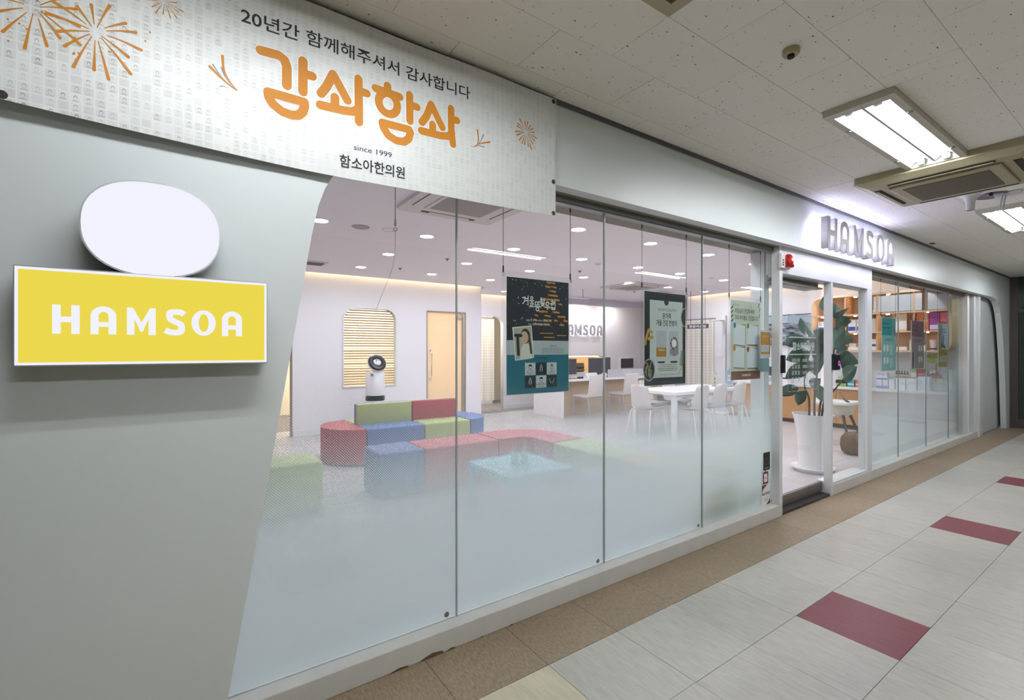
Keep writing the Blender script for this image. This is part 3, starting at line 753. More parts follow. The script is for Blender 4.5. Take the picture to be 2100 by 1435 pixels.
# ================================================================== BANNER
def banner_mat():
    m, N, L = new_mat('banner_print'); b = N['Principled BSDF']; b.inputs['Roughness'].default_value = .38
    g = N.new('ShaderNodeNewGeometry'); s = N.new('ShaderNodeSeparateXYZ'); L.new(g.outputs['Position'], s.inputs[0])
    px, pz = .0272, .0272
    u = mth(N, L, 'DIVIDE', s.outputs['X'], px); v = mth(N, L, 'DIVIDE', s.outputs['Z'], pz)
    fu = mth(N, L, 'SUBTRACT', mth(N, L, 'FRACT', mth(N, L, 'ADD', u, 100)), .5); fv = mth(N, L, 'SUBTRACT', mth(N, L, 'FRACT', mth(N, L, 'ADD', v, 100)), .5)
    cx = N.new('ShaderNodeCombineXYZ'); L.new(mth(N, L, 'FLOOR', u), cx.inputs[0]); L.new(mth(N, L, 'FLOOR', v), cx.inputs[1])
    wn = N.new('ShaderNodeTexWhiteNoise'); wn.noise_dimensions = '2D'; L.new(cx.outputs[0], wn.inputs['Vector'])
    sc = N.new('ShaderNodeSeparateColor'); L.new(wn.outputs['Color'], sc.inputs[0])
    inside = mth(N, L, 'LESS_THAN', mth(N, L, 'MAXIMUM', mth(N, L, 'ABSOLUTE', fu), mth(N, L, 'ABSOLUTE', fv)), .43)
    # head and shoulders of a faint portrait
    hx = mth(N, L, 'MULTIPLY', mth(N, L, 'SUBTRACT', fu, mth(N, L, 'MULTIPLY_ADD', sc.outputs[1], .12, -.06)), 1.0)
    def ell(cy, rx, ry):
        a = mth(N, L, 'POWER', mth(N, L, 'DIVIDE', hx, rx), 2.0); c = mth(N, L, 'POWER', mth(N, L, 'DIVIDE', mth(N, L, 'SUBTRACT', fv, cy), ry), 2.0)
        return mth(N, L, 'LESS_THAN', mth(N, L, 'ADD', a, c), 1.0)
    hair = ell(.10, .17, .21); face = ell(.04, .12, .15); body = ell(-.40, .30, .26)
    hairm = mth(N, L, 'MULTIPLY', hair, mth(N, L, 'SUBTRACT', 1.0, face))
    left = N.new('ShaderNodeMapRange'); left.inputs['From Min'].default_value = .4; left.inputs['From Max'].default_value = -.3; left.inputs['To Min'].default_value = .55; left.inputs['To Max'].default_value = 1.35
    L.new(s.outputs['X'], left.inputs['Value'])
    k = mth(N, L, 'MULTIPLY_ADD', mth(N, L, 'MULTIPLY', hairm, sc.outputs[2]), .45, mth(N, L, 'MULTIPLY', sc.outputs[0], .16))
    k = mth(N, L, 'ADD', k, mth(N, L, 'MULTIPLY', mth(N, L, 'MULTIPLY', body, sc.outputs[2]), .20))
    k = mth(N, L, 'MULTIPLY', mth(N, L, 'MULTIPLY', k, inside), left.outputs[0])
    mx = N.new('ShaderNodeMix'); mx.data_type = 'RGBA'; mx.inputs[6].default_value = (*lin('dfe2e0'), 1); mx.inputs[7].default_value = (*lin('6c6460'), 1)
    L.new(k, mx.inputs[0]); L.new(mx.outputs[2], b.inputs['Base Color'])
    return m
bn = thing('anniversary_banner', 'printed fabric banner with orange lettering hung over the top left of the shop front', 'banner', (.57, 1.86, 2.07))
def ban_y(x, z):      # gentle waves of the cloth, free at the lower edge
    return 1.868 + .010*math.sin(x*4.2+.6)*(1-(z-2.07)/.62) + .003*math.sin(x*9+z*5)
BX0, BX1 = -.428, 1.572
rows_ = []
for j in range(9):
    r = []
    for i in range(61):
        x = BX0+(BX1-BX0)*i/60; zb = 2.086 - .022*math.sin(PI*i/60)
        z = zb + (2.685-zb)*j/8
        r.append((x, ban_y(x, z), z))
    rows_.append(r)
bn = MB().grid(rows_).solid(.0008).build('cloth', banner_mat(), bn, smooth=1)
F = FRONT(0)
class Cloth(Frame):
    def __call__(s, a, b, n=0): return Vector((a, ban_y(a, b)-.0014-n, b))
CF = Cloth((0, 0, 0))
BIG = [[(0.223, 2.453), (0.28, 2.456), (0.299, 2.446), (0.307, 2.424), (0.307, 2.357)], [(0.361, 2.462), (0.361, 2.35)], [(0.361, 2.417), (0.393, 2.417)],
 [(0.247, 2.315), (0.366, 2.314), (0.367, 2.3), (0.361, 2.277), (0.346, 2.26), (0.322, 2.255), (0.292, 2.259), (0.262, 2.277), (0.249, 2.297), (0.247, 2.315)],
 [(0.424, 2.362), (0.443, 2.392), (0.467, 2.447)], [(0.467, 2.447), (0.52, 2.363)], [(0.474, 2.362), (0.474, 2.329)], [(0.422, 2.319), (0.507, 2.321), (0.542, 2.326), (0.564, 2.344)], [(0.562, 2.459), (0.564, 2.292)], [(0.562, 2.412), (0.594, 2.412)],
 [(0.679, 2.469), (0.679, 2.45)], [(0.629, 2.443), (0.73, 2.44)], arc(.681, 2.397, .039, 0, 2*PI, 20, .042), [(0.774, 2.462), (0.774, 2.352)], [(0.774, 2.42), (0.807, 2.42)],
 [(0.657, 2.313), (0.771, 2.315), (0.776, 2.304), (0.768, 2.276), (0.748, 2.258), (0.715, 2.255), (0.681, 2.268), (0.662, 2.293), (0.657, 2.313)],
 [(0.828, 2.362), (0.849, 2.392), (0.872, 2.451)], [(0.872, 2.451), (0.924, 2.366)], [(0.878, 2.366), (0.878, 2.333)], [(0.825, 2.325), (0.914, 2.328), (0.953, 2.335), (0.971, 2.355)], [(0.967, 2.461), (0.967, 2.375), (0.975, 2.305)], [(0.967, 2.415), (0.996, 2.416)]]
MB().strokes(CF, BIG, .0325, .0006).build('headline', ORANGE, bn, recalc=False)
MB().strokes(CF, BIG, .0375, .0001).build('headline_outline', mat('headline_rim', 'eef2f4', .6), bn, recalc=False)
text('20년간 함께해주셔서 감사합니다', CF, .162, 2.532, .060, BLACKINK, bn, width=.90, bold=.010)
text('since 1999', CF, .545, 2.180, .030, mat('navy_ink', '2c2f45', .6), bn, width=.15, bold=.004)
text('함소아한의원', CF, .492, 2.108, .052, BLACKINK, bn, width=.258, bold=.018)
def firework(cx, cz, R, n, seed, w, r0=.12, lo=0, hi=2*PI, dots=10):
    q = random.Random(seed); ls = []
    for i in range(n):
        a = lo+(hi-lo)*(i+q.uniform(-.2, .2))/n; l = R*q.uniform(.7, 1.05); s0 = R*q.uniform(r0, r0+.15)
        ls.append([(cx+math.cos(a)*t, cz+math.sin(a)*t - (t/R)**2*R*.16) for t in [s0+(l-s0)*k/7 for k in range(8)]])
    m = MB().strokes(CF, ls, w, .0004, taper=lambda t: .25+.75*t**1.3)
    for i in range(dots):
        a = q.uniform(lo, hi); r = R*q.uniform(.5, 1.25); m.disc(CF, cx+r*math.cos(a), cz+r*math.sin(a), w*.35, .0004, 8)
    stuff(m.build('firework_print', ORANGE, bn, recalc=False))
firework(-.345, 2.365, .105, 14, 3, .008); firework(-.216, 2.345, .112, 15, 5, .0085); firework(-.05, 2.505, .048, 15, 8, .0036, dots=4); firework(1.378, 2.462, .078, 18, 9, .0062)
GB = mat('grey_blue_ink', '8a93a4', .6)
stuff(MB().strokes(CF, [smooth_line([(.152, 2.289), (.128, 2.315), (.112, 2.345), (.108, 2.392)]), smooth_line([(.152, 2.289), (.118, 2.307), (.072, 2.343)])], .009, .0004, taper=lambda t: .15+.85*t).build('spark_print', ORANGE, bn, recalc=False))
stuff(MB().strokes(CF, [smooth_line([(.148, 2.29), (.118, 2.32), (.104, 2.352)]), smooth_line([(.14, 2.292), (.105, 2.32), (.08, 2.353)]), smooth_line([(.125, 2.288), (.112, 2.291), (.102, 2.287)])], .005, .0004, taper=lambda t: .15+.85*t).build('spark_print', GB, bn, recalc=False))
stuff(MB().strokes(CF, [smooth_line([(1.062, 2.32), (1.092, 2.325), (1.105, 2.355), (1.100, 2.40)]), smooth_line([(1.085, 2.325), (1.12, 2.345), (1.165, 2.362)])], .008, .0004, taper=lambda t: .15+.85*t).build('spark_print', ORANGE, bn, recalc=False))
stuff(MB().strokes(CF, [smooth_line([(1.08, 2.322), (1.11, 2.345), (1.132, 2.387)]), smooth_line([(1.085, 2.32), (1.105, 2.331), (1.135, 2.332)])], .006, .0004, taper=lambda t: .15+.85*t).build('spark_print', GB, bn, recalc=False))
for x, z in ((-.408, 2.098), (1.555, 2.669), (1.556, 2.26), (1.556, 2.099), (-.408, 2.66)):
    MB().ring(CF, x, z, .005, .0115, .0014, 20).disc(CF, x, z, .0065, .0004).solid(.0012).build('grommet', mat('grommet_metal', '5d584f', .3, .8), bn)
# hanging things on the glass behind come later

# ================================================================== POSTERS HUNG BEHIND THE GLASS
WIRE = mat('wire', '4c4a48', .4, .6)
YP = 2.12
def hang(t, x0, x1, zt, ztop=2.262):
    for x in (x0, x1):
        MB().cyl((x, YP+.004, zt+.03), (x, YP+.004, ztop), .0016, k=6).build('wire', WIRE, t)
        MB().cyl((x, YP+.004, zt), (x, YP+.004, zt+.035), .0045, k=8).build('clip', BLACK, t)
        MB().cyl((x, YP+.004, ztop-.045), (x, YP+.004, ztop), .0042, k=8).build('wire_anchor', BLACK, t)
        MB().ring(FRONT(YP+.002), x+.002, zt-.009, .005, .008, 0, 14).solid(.003).build('hook', CHROME, t)
def holder(name, label, cat, x0, x1, z0, z1, mx=.028, group='posters hanging behind the shop glass', paper='f0f0ee'):
    t = thing(name, label, cat, ((x0+x1)/2, YP, z0), group=group)
    MB().box(x0-mx, x1+mx, YP+.002, YP+.0045, z0-.005, z1+.03).build('acrylic_board', ACRYL, t)
    sheet = MB().box(x0, x1, YP-.0015, YP+.0015, z0, z1).build('sheet', mat('paper_'+paper, paper, .55), t)
    hang(t, x0-mx*.6, x1+mx*.6, z1+.02)
    return sheet
def bars(F, x0, x1, z, n, dz, m, t, h=.004, seed=1, align='C'):
    """lines of small print too fine to read"""
    q = random.Random(seed); b = MB()
    for i in range(n):
        w_ = (x1-x0)*q.uniform(.72, 1); xa = {'C': (x0+x1-w_)/2, 'L': x0, 'R': x1-w_}[align]; x = xa
        while x < xa+w_-.002:
            l = min(q.uniform(.5, 1.1)*h*3, xa+w_-x)
            xx = x
            while xx < x+l: b.rect(F, xx, min(xx+h*.78, x+l), z-i*dz-h*.45, z-i*dz+h*.5, .0003); xx += h
            x += l+h*.9
    return stuff(b.build('small_print', m, t, recalc=False))
PF = FRONT(YP-.002)
# -- poster 1
t = holder('hanging_poster', 'dark blue and teal poster with a photo of a child and six icons, hung left', 'poster', 1.432, 1.879, 1.153, 1.798)
MB().rect(PF, 1.434, 1.877, 1.452, 1.796, .0001).build('night_panel', mat('night_ink', '151c28', .5), t)
MB().rect(PF, 1.434, 1.877, 1.372, 1.452, .0001).build('grey_panel', mat('pale_grey_ink', 'c3c9cd', .5), t)
MB().rect(PF, 1.434, 1.877, 1.155, 1.372, .0001).build('teal_panel', mat('teal_ink', '0d6f86', .5), t)
GOLD = mat('gold_light_ink', 'e0943e', .5)
q = random.Random(4); g = MB(); g2 = MB()
for k in range(11):                                      # lit tree of light strips
    z = 1.785-k*.024; hw = .02+k*.0115
    for s in range(3+k//4):
        xc = 1.735+q.uniform(-hw, hw); l = q.uniform(.012, .026)
        g.poly(PF, [(xc-l, z-.004+q.uniform(0, .008)), (xc+l, z-.006), (xc+l*.9, z+.004), (xc-l*.8, z+.006)], .0002+k*2e-5+s*4e-6)
for a, b, z in ((1.66, 1.76, 1.492), (1.79, 1.86, 1.481), (1.69, 1.77, 1.469)): g.rect(PF, a, b, z, z+.005, .0002)
g.build('gold_print', GOLD, t, recalc=False)
for k in range(70):
    x = q.uniform(1.44, 1.872); z = q.uniform(1.53, 1.79); r = q.choice((.0012, .0018, .003)); g2.disc(PF, x, z, r, .0002, 8)
g2.build('snow_print', mat('snow_ink', 'cfd9e6', .5), t, recalc=False)
wl = lambda p, s=1: smooth_line(p, 4)
hand = MB()
# brushed title: 겨울 뜸 할 무렵
title = [[(1.538, 1.688), (1.558, 1.692), (1.553, 1.668), (1.540, 1.655)], [(1.560, 1.684), (1.574, 1.686)], [(1.560, 1.672), (1.574, 1.674)], [(1.578, 1.700), (1.577, 1.650)],
 arc(1.603, 1.690, .008, 0, 2*PI, 10), [(1.588, 1.674), (1.618, 1.675)], [(1.604, 1.674), (1.604, 1.664)], [(1.592, 1.660), (1.614, 1.662), (1.612, 1.652), (1.594, 1.650), (1.594, 1.641), (1.616, 1.643)],
 [(1.640, 1.670), (1.628, 1.669), (1.627, 1.652), (1.640, 1.653)], [(1.659, 1.672), (1.646, 1.671), (1.645, 1.653), (1.659, 1.655)], [(1.622, 1.643), (1.664, 1.645)], arc(1.643, 1.629, .010, 0, 2*PI, 10),
 [(1.668, 1.694), (1.676, 1.694)], [(1.664, 1.686), (1.682, 1.688)], arc(1.673, 1.677, .006, 0, 2*PI, 8), [(1.690, 1.694), (1.690, 1.670)], [(1.690, 1.682), (1.697, 1.682)], [(1.670, 1.664), (1.690, 1.664), (1.688, 1.658), (1.672, 1.656), (1.672, 1.650), (1.692, 1.651)],
 [(1.708, 1.672), (1.724, 1.674), (1.722, 1.655), (1.707, 1.654), (1.708, 1.672)], [(1.700, 1.645), (1.734, 1.647)], [(1.717, 1.646), (1.716, 1.630)],
 [(1.742, 1.680), (1.756, 1.682), (1.755, 1.670), (1.743, 1.668), (1.743, 1.658), (1.757, 1.660)], [(1.760, 1.676), (1.770, 1.677)], [(1.760, 1.666), (1.770, 1.667)], [(1.773, 1.690), (1.773, 1.655)], [(1.748, 1.648), (1.749, 1.632), (1.772, 1.634), (1.772, 1.650)], [(1.749, 1.641), (1.771, 1.642)]]
stuff(MB().strokes(PF, title, .0055, .0004).build('lettering', WHITEINK, t, recalc=False))
text('겨울을 이기는 속이 따뜻한 기운을 충전해~', PF, 1.655, 1.560, .0125, WHITEINK, t, width=.185, align='C')
text('지금, 겨울뜸하기 좋을 무렵입니다.', PF, 1.655, 1.538, .0125, WHITEINK, t, width=.15, align='C')
# snapshot of a child looking through a scope
snap = Frame((1.545, YP-.0024, 1.438), (math.cos(.10), 0, math.sin(.10)), (-math.sin(.10), 0, math.cos(.10)))
SKIN = mat('skin_print', 'd9b49c', .6); HAIR = mat('hair_print', '3c2a24', .6); SHIRT = mat('shirt_print', 'e6e2d8', .6)
MB().rect(snap, -.066, .066, -.092, .092, .0001).build('photo_print', mat('photo_white', 'eceae4', .5), t, recalc=False)
MB().rect(snap, -.058, .060, -.086, .086, .0003).build('photo_print', mat('photo_olive', 'b9b8a4', .6), t, recalc=False)
MB().poly(snap, [(-.03, -.086), (.056, -.086), (.052, -.03), (.03, -.005), (0, -.005), (-.02, -.03)], .0005).build('photo_print', SHIRT, t, recalc=False)
MB().disc(snap, .018, .036, .033, .0006, 20, .042).strokes(snap, [[(.042, .03), (.046, -.02), (.048, -.06)]], .014, .0007).build('photo_print', HAIR, t, recalc=False)
MB().disc(snap, .010, .030, .027, .0009, 20, .034).disc(snap, -.032, -.03, .014, .0010).build('photo_print', SKIN, t, recalc=False)
MB().strokes(snap, [[(-.012, .042), (-.05, .046)], [(-.036, .04), (-.040, -.06)]], .018, .0012).build('photo_print', BLACKINK, t, recalc=False)
text('겨울뜸이란?', PF, 1.758, 1.418, .012, GREYINK, t, width=.055, align='C', bold=.01)
bars(PF, 1.665, 1.85, 1.408, 4, .0085, GREYINK, t, .0038, 11)
text('이런 아이에게 추천해요', PF, 1.660, 1.345, .0155, mat('navy_ink', '2c2f45', .6), t, width=.115, align='C', bold=.012)
ink = lambda d: WHITEINK if d else BLACKINK
for r in range(2):
    for c in range(3):
        x = 1.556 + .078*c; z = 1.290-.073*r - .0; d = (r+c) % 2
        MB().rect(PF, x, x+.073, z-.032+.0, z+.037, .0003).build('icon_card', mat('card_dark', '1a2430', .5) if d else mat('card_light', 'd5dade', .5), t, recalc=False)
        ic = MB(); cx = x+.0365; k = r*3+c
        if k in (0, 4):
            ic.strokes(PF, [arc(cx, z+.014, .011, 0, 2*PI, 16), [(cx-.02, z-.014), (cx-.012, z-.004), (cx+.012, z-.004), (cx+.02, z-.014)]], .0018, .0006)
            ic.poly(PF, arc(cx, z+.017, .012, 0, PI, 10), .0008)
        elif k in (1, 3):
            ic.strokes(PF, [arc(cx, z+.022, .005, 0, 2*PI, 12), [(cx-.008, z+.013), (cx-.010, z-.008)], [(cx+.008, z+.013), (cx+.010, z-.008)], [(cx-.008, z+.013), (cx+.008, z+.013)], [(cx-.005, z+.01), (cx-.005, z-.014)], [(cx+.005, z+.01), (cx+.005, z-.014)]], .0018, .0006)
        elif k == 2:
            ic.strokes(PF, [[(cx-.010, z-.014), (cx-.010, z+.014), (cx+.010, z+.014), (cx+.010, z-.014), (cx-.010, z-.014)], [(cx-.006, z), (cx+.006, z)], [(cx, z-.006), (cx, z+.006)]], .0018, .0006); ic.rect(PF, cx-.008, cx+.008, z+.018, z+.026, .0006)
        else:
            ic.strokes(PF, [[(cx-.016, z+.02), (cx-.015, z+.002), (cx-.005, z-.002)], [(cx+.016, z+.02), (cx+.015, z+.002), (cx+.005, z-.002)]], .002, .0006)
            for s in (-.007, .007): ic.disc(PF, cx+s, z-.009, .0022, .0006, 8)
        ic.build('icon_print', ink(d), t, recalc=False)
        bars(PF, x+.012, x+.061, z-.019, 2, .007, ink(d), t, .0034, 20+k)
bars(PF, 1.56, 1.79, 1.205, 1, .01, mat('navy_ink', '2c2f45', .6), t, .0036, 31)
text('HAMSOA', PF, 1.665, 1.172, .011, GREYINK, t, width=.062, align='C')
# -- poster 2
t = holder('hanging_poster', 'black bordered poster of two tea pouches, hung in the middle over the white table', 'poster', 2.555, 3.010, 1.153, 1.800)
MB().rect(PF, 2.557, 3.008, 1.155, 1.798, .0001).build('black_border', mat('poster_black', '10151a', .4), t)
MB().rect(PF, 2.612, 2.975, 1.205, 1.742, .0002).build('sage_panel', mat('sage_ink', 'd0d3d1', .5), t, recalc=False)
MB().rect(PF, 2.66, 2.955, 1.238, 1.31, .0003).build('text_panel', mat('sage_light', 'd8dad8', .5), t, recalc=False)
text('몸을 따뜻하게 건강을 단단하게', PF, 2.80, 1.672, .021, GREYINK, t, width=.20, align='C', bold=.008)
text('온가족', PF, 2.795, 1.620, .044, BLACKINK, t, width=.095, align='C', bold=.018)
text('겨울 건강 한방차', PF, 2.795, 1.570, .046, BLACKINK, t, width=.23, align='C', bold=.018)
for k, x in enumerate((2.672, 2.812)):
    MB().poly(PF, rrect(x, x+.125, 1.345, 1.54, .012), .0004).build('pouch_print', mat('pouch_white', 'dcdde2', .5), t, recalc=False)
    MB().poly(PF, rrect(x+.006, x+.119, 1.35, 1.535, .012), .0005).build('pouch_print', mat('pouch_grey', 'bfc0c8', .5), t, recalc=False)
    MB().rect(PF, x+.025, x+.10, 1.307, 1.319, .0004).build('tag_print', BLACKINK, t, recalc=False)
MB().rect(PF, 2.68, 2.789, 1.352, 1.415, .0007).build('pouch_print', mat('honey_ink', 'b98417', .5), t, recalc=False)
text('HAMSOA', PF, 2.735, 1.394, .012, WHITEINK, t, width=.07, align='C', n=.001, bold=.01)
MB().poly(PF, [(2.83, 1.40), (2.925, 1.45), (2.925, 1.37), (2.875, 1.352), (2.83, 1.375)], .0007).build('pouch_print', mat('mauve_ink', '9b8a9a', .5), t, recalc=False)
q = random.Random(9)
for m_, n in (('6d5a30', 12), ('7a3f2c', 8), ('8b7a50', 8)):
    b = MB()
    for k in range(n):
        a = q.uniform(0, 2*PI); b.disc(PF, 2.876+.036*math.cos(a), 1.445+.040*math.sin(a), q.uniform(.004, .009), .0009+k*2e-6, 7)
    b.build('wreath_print', mat('wreath_'+m_, m_, .5), t, recalc=False)
stuff(MB().disc(PF, 2.876, 1.445, .026, .0012).build('wreath_print', WHITEINK, t, recalc=False))
bars(PF, 2.70, 2.92, 1.295, 4, .0135, BLACKINK, t, .0055, 41); bars(PF, 2.69, 2.93, 1.225, 1, .01, GREYINK, t, .0035, 45)
text('HAMSOA', PF, 2.785, 1.172, .014, GREYINK, t, width=.07, align='C')
MB().prism(PF, [(2.765, 1.745), (2.770, 1.722), (2.782, 1.712), (2.796, 1.712), (2.808, 1.722), (2.812, 1.745)], .0003, .004).build('clip_print', mat('clip_brown', '3a2a22', .4), t)
plate = MB().disc(PF, 2.605, 1.262, .062, .0005, 28, .078); plate.build('plate_print', mat('plate_grey', 'a9a9ad', .5), t, recalc=False)
MB().disc(PF, 2.605, 1.262, .054, .0007, 28, .069).build('plate_print', mat('bark_dark', '2c231a', .6), t, recalc=False)
b = MB()
for k in range(11):
    x = 2.605+q.uniform(-.034, .034); z = 1.262+q.uniform(-.035, .035); a = q.uniform(1.0, 2.1); l = q.uniform(.015, .03)
    b.strokes(PF, [[(x-l*math.cos(a), z-l*math.sin(a)), (x+l*math.cos(a), z+l*math.sin(a))]], .010, .0009+k*5e-6)
b.build('bark_print', mat('bark_pale', '9d8f70', .6), t, recalc=False)
MB().ring(PF, 3.008, 1.635, .05, .056, .0005, 20, 1.25, PI/2, 1.5*PI).build('plate_print', mat('plate_grey', 'a9a9ad', .5), t, recalc=False)
MB().poly(PF, arc(3.006, 1.635, .046, PI/2, 1.5*PI, 14, .058), .0005).build('plate_print', mat('bark_dark', '2c231a', .6), t, recalc=False)
GIN = mat('ginger_print', 'c99a3c', .6)
stuff(MB().strokes(PF, [[(2.565, 1.44), (2.575, 1.48), (2.60, 1.535)], [(2.60, 1.535), (2.633, 1.52)], [(2.60, 1.475), (2.64, 1.488)]], .022, .0005).build('ginger_print', GIN, t, recalc=False))
LF = mat('leaf_print', '35603c', .6)
b = MB()
for k in range(9):
    z = 1.285+.012*k
    for s in (-1, 1): b.strokes(PF, [[(2.962+k*.002, z), (2.962+k*.002+s*.022, z+.010)]], .006, .0006+k*6e-6)
b.build('herb_print', LF, t, recalc=False)
MB().strokes(PF, [smooth_line([(2.925, 1.225), (2.945, 1.25), (2.958, 1.262), (2.962, 1.29)])], .006, .0006).build('root_print', GIN, t, recalc=False)
MB().strokes(PF, [[(2.985, 1.30), (2.990, 1.40)]], .010, .0006).build('flower_print', mat('violet_print', '6b4a72', .6), t, recalc=False)
# -- poster 3
t = holder('hanging_poster', 'pale green poster with four folded paper squares over a brown wood band, hung right', 'poster', 3.604, 4.052, 1.153, 1.803)
MB().rect(PF, 3.606, 4.050, 1.225, 1.801, .0001).build('sage_panel', mat('paper_sage', 'd6d8ca', .55), t)
MB().rect(PF, 3.606, 4.050, 1.155, 1.225, .0001).build('wood_panel', wood_mat('wood_print', '6f3b24', '94583a', 'X', 20), t)
text('HAMSOA', PF, 3.835, 1.182, .026, WHITEINK, t, width=.135, align='C', bold=.02)
text('부모님이 건강하셔야', PF, 3.66, 1.700, .045, BLACKINK, t, width=.30, bold=.012)
text('우리 아이들도 건강합니다.', PF, 3.66, 1.645, .045, BLACKINK, t, width=.36, bold=.012)
for k, c in enumerate(('4a78b8', '7aa04a', 'd6912c', 'a84a3a')): MB().disc(PF, 3.64+k*.026, 1.765, .006, .0005, 10).build('dot_print', mat('dot_'+c, c, .6), t, recalc=False)
DK = mat('fold_shadow_print', '8a8770', .6)
for k, (x, z, c, hd) in enumerate(((3.645, 1.60, '4a78b8', 1), (3.845, 1.60, '7aa04a', 1), (3.64, 1.415, 'd6912c', 1), (3.845, 1.405, 'a84a3a', 1))):
    MB().poly(PF, [(x, z-.165), (x+.17, z-.175), (x+.175, z+.01), (x+.01, z)], .0004).build('fold_print', DK, t, recalc=False)
    MB().poly(PF, [(x-.005, z-.155), (x+.165, z-.165+.01*(k % 2)), (x+.168, z), (x+.012, z+.008)], .0006).build('square_print', mat('square_white', 'e8e9ec', .6), t, recalc=False)
    MB().disc(PF, x+.012, z-.002, .019, .0009, 16, .022).build('badge_print', mat('dot_'+c, c, .6), t, recalc=False)
    bars(PF, x+.03, x+.13, z-.035, 2 if k < 1 else 1, .018, mat('dot_'+c, c, .6), t, .007, 60+k, 'L'); bars(PF, x+.03, x+.145, z-.085, 3, .017, BLACKINK, t, .0065, 70+k, 'L')
b = MB()
for k in range(4):
    z = 1.63+.035*k; b.strokes(PF, [[(3.610, z), (3.632, z+.015)]], .012, .0006)
for (x, z) in ((4.02, 1.76), (4.035, 1.72), (4.03, 1.67)): b.strokes(PF, [[(x, z), (x+.012, z+.03)]], .009, .0006)
b.build('leaf_print', LF, t, recalc=False)
# -- narrow banners behind the right window
def slim(x0, x1, label, top, low, pic):
    t = holder('slim_hanging_poster', label, 'poster', x0, x1, 1.148, 1.788, .02, 'narrow posters hanging in the right window')
    MB().rect(PF, x0+.002, x1-.002, 1.15, 1.785, .0001).build('lower_print', mat('slim_'+low, low, .5), t)
    MB().rect(PF, x0+.002, x1-.002, 1.575, 1.785, .0002).build('upper_print', mat('slim_'+top, top, .5), t, recalc=False)
    return t
t = slim(6.815, 7.27, 'teal narrow poster, leftmost of three in the right window', '1f8f98', '8fc3c4', 0)
stuff(MB().strokes(PF, [[(7.17, 1.74), (7.17, 1.66)], [(7.17, 1.66), (7.15, 1.56)], [(7.17, 1.66), (7.20, 1.56)]], .035, .0005).disc(PF, 7.17, 1.765, .022, .0005).build('figure_print', mat('figure_grey', '93a3a8', .6), t, recalc=False))
bars(PF, 6.86, 7.08, 1.715, 2, .05, mat('slim_dark_teal', '0f5460', .6), t, .022, 81, 'L')
bars(PF, 6.88, 7.22, 1.53, 2, .02, BLACKINK, t, .010, 82)
for x in (6.90, 7.0):
    for z in (1.42, 1.27): MB().disc(PF, x, z, .035, .0005, 18, .045).build('oval_print', WHITEINK, t, recalc=False)
for z in (1.40, 1.24): MB().poly(PF, rrect(7.07, 7.18, z-.06, z+.06, .012), .0005).build('card_print', mat('slim_card', 'bcdad9', .6), t, recalc=False)
t = slim(7.851, 8.345, 'mauve narrow poster, middle of three in the right window', '8f6472', 'a99498', 1)
stuff(MB().strokes(PF, [[(8.27, 1.73), (8.27, 1.62)]], .07, .0005).disc(PF, 8.27, 1.765, .028, .0005).build('figure_print', mat('figure_blue', '4a6c8a', .6), t, recalc=False))
stuff(MB().strokes(PF, [[(7.91, 1.30), (7.90, 1.18)]], .06, .0005).disc(PF, 7.91, 1.345, .028, .0005).build('figure_print', mat('figure_navy', '3c4660', .6), t, recalc=False))
bars(PF, 7.89, 8.15, 1.71, 2, .05, mat('slim_plum', '4e2c38', .6), t, .022, 83, 'L'); bars(PF, 7.90, 8.28, 1.53, 2, .02, BLACKINK, t, .010, 84)
for x in (8.15, 8.24):
    for z in (1.42, 1.27): MB().disc(PF, x, z, .032, .0005, 18, .045).build('oval_print', WHITEINK, t, recalc=False)
t = slim(8.992, 9.45, 'white and mustard narrow poster, rightmost of three in the right window', 'c9d4da', 'b99a2c', 2)
MB().rect(PF, 9.0, 9.17, 1.40, 1.78, .0003).build('side_print', mat('slim_taupe', 'a8a090', .6), t, recalc=False)
MB().rect(PF, 9.17, 9.45, 1.40, 1.58, .0003).build('side_print', mat('slim_c9d4da', 'c9d4da', .5), t, recalc=False)
bars(PF, 9.06, 9.38, 1.70, 2, .04, mat('slim_blue', '3c5a9a', .6), t, .018, 85)
stuff(MB().disc(PF, 9.23, 1.60, .022, .0006).strokes(PF, [[(9.23, 1.57), (9.22, 1.50)], [(9.22, 1.5), (9.15, 1.46)], [(9.2, 1.46), (9.3, 1.44)]], .045, .0006).build('figure_print', mat('figure_plum', '7c5c74', .6), t, recalc=False))
bars(PF, 9.05, 9.40, 1.36, 2, .022, GREYINK, t, .009, 86)
for x in (9.06, 9.18, 9.30): MB().rect(PF, x, x+.095, 1.22, 1.31, .0005).build('card_print', mat('slim_cardw', 'd4dade', .6), t, recalc=False); MB().strokes(PF, [[(x+.05, 1.245), (x+.045, 1.285)]], .022, .0008).build('card_print', mat('figure_plum', '7c5c74', .6), t, recalc=False)
# -- loose hook on its wire, behind the first pane
t = thing('hanging_wire_hook', 'thin wire with a small metal clip hanging free behind the leftmost pane', 'wire', (.805, 2.11, 1.95))
MB().cyl((.805, 2.11, 2.0), (.805, 2.11, 2.262), .0014, k=6).build('wire', WIRE, t)
MB().cyl((.805, 2.11, 1.972), (.805, 2.11, 2.005), .0055, .004, k=10).build('clip', mat('clip_pale', 'b7c4c8', .3, .4), t)
MB().ring(FRONT(2.11), .806, 1.958, .006, .0095, 0, 16).solid(.003).build('hook', CHROME, t)
MB().tube(smooth_line([(.806, 2.11, 1.948), (.803, 2.11, 1.85), (.79, 2.112, 1.77), (.755, 2.115, 1.68), (.715, 2.118, 1.575)]), .001, 5).build('thread', mat('thread_grey', '9a9294', .5), t)
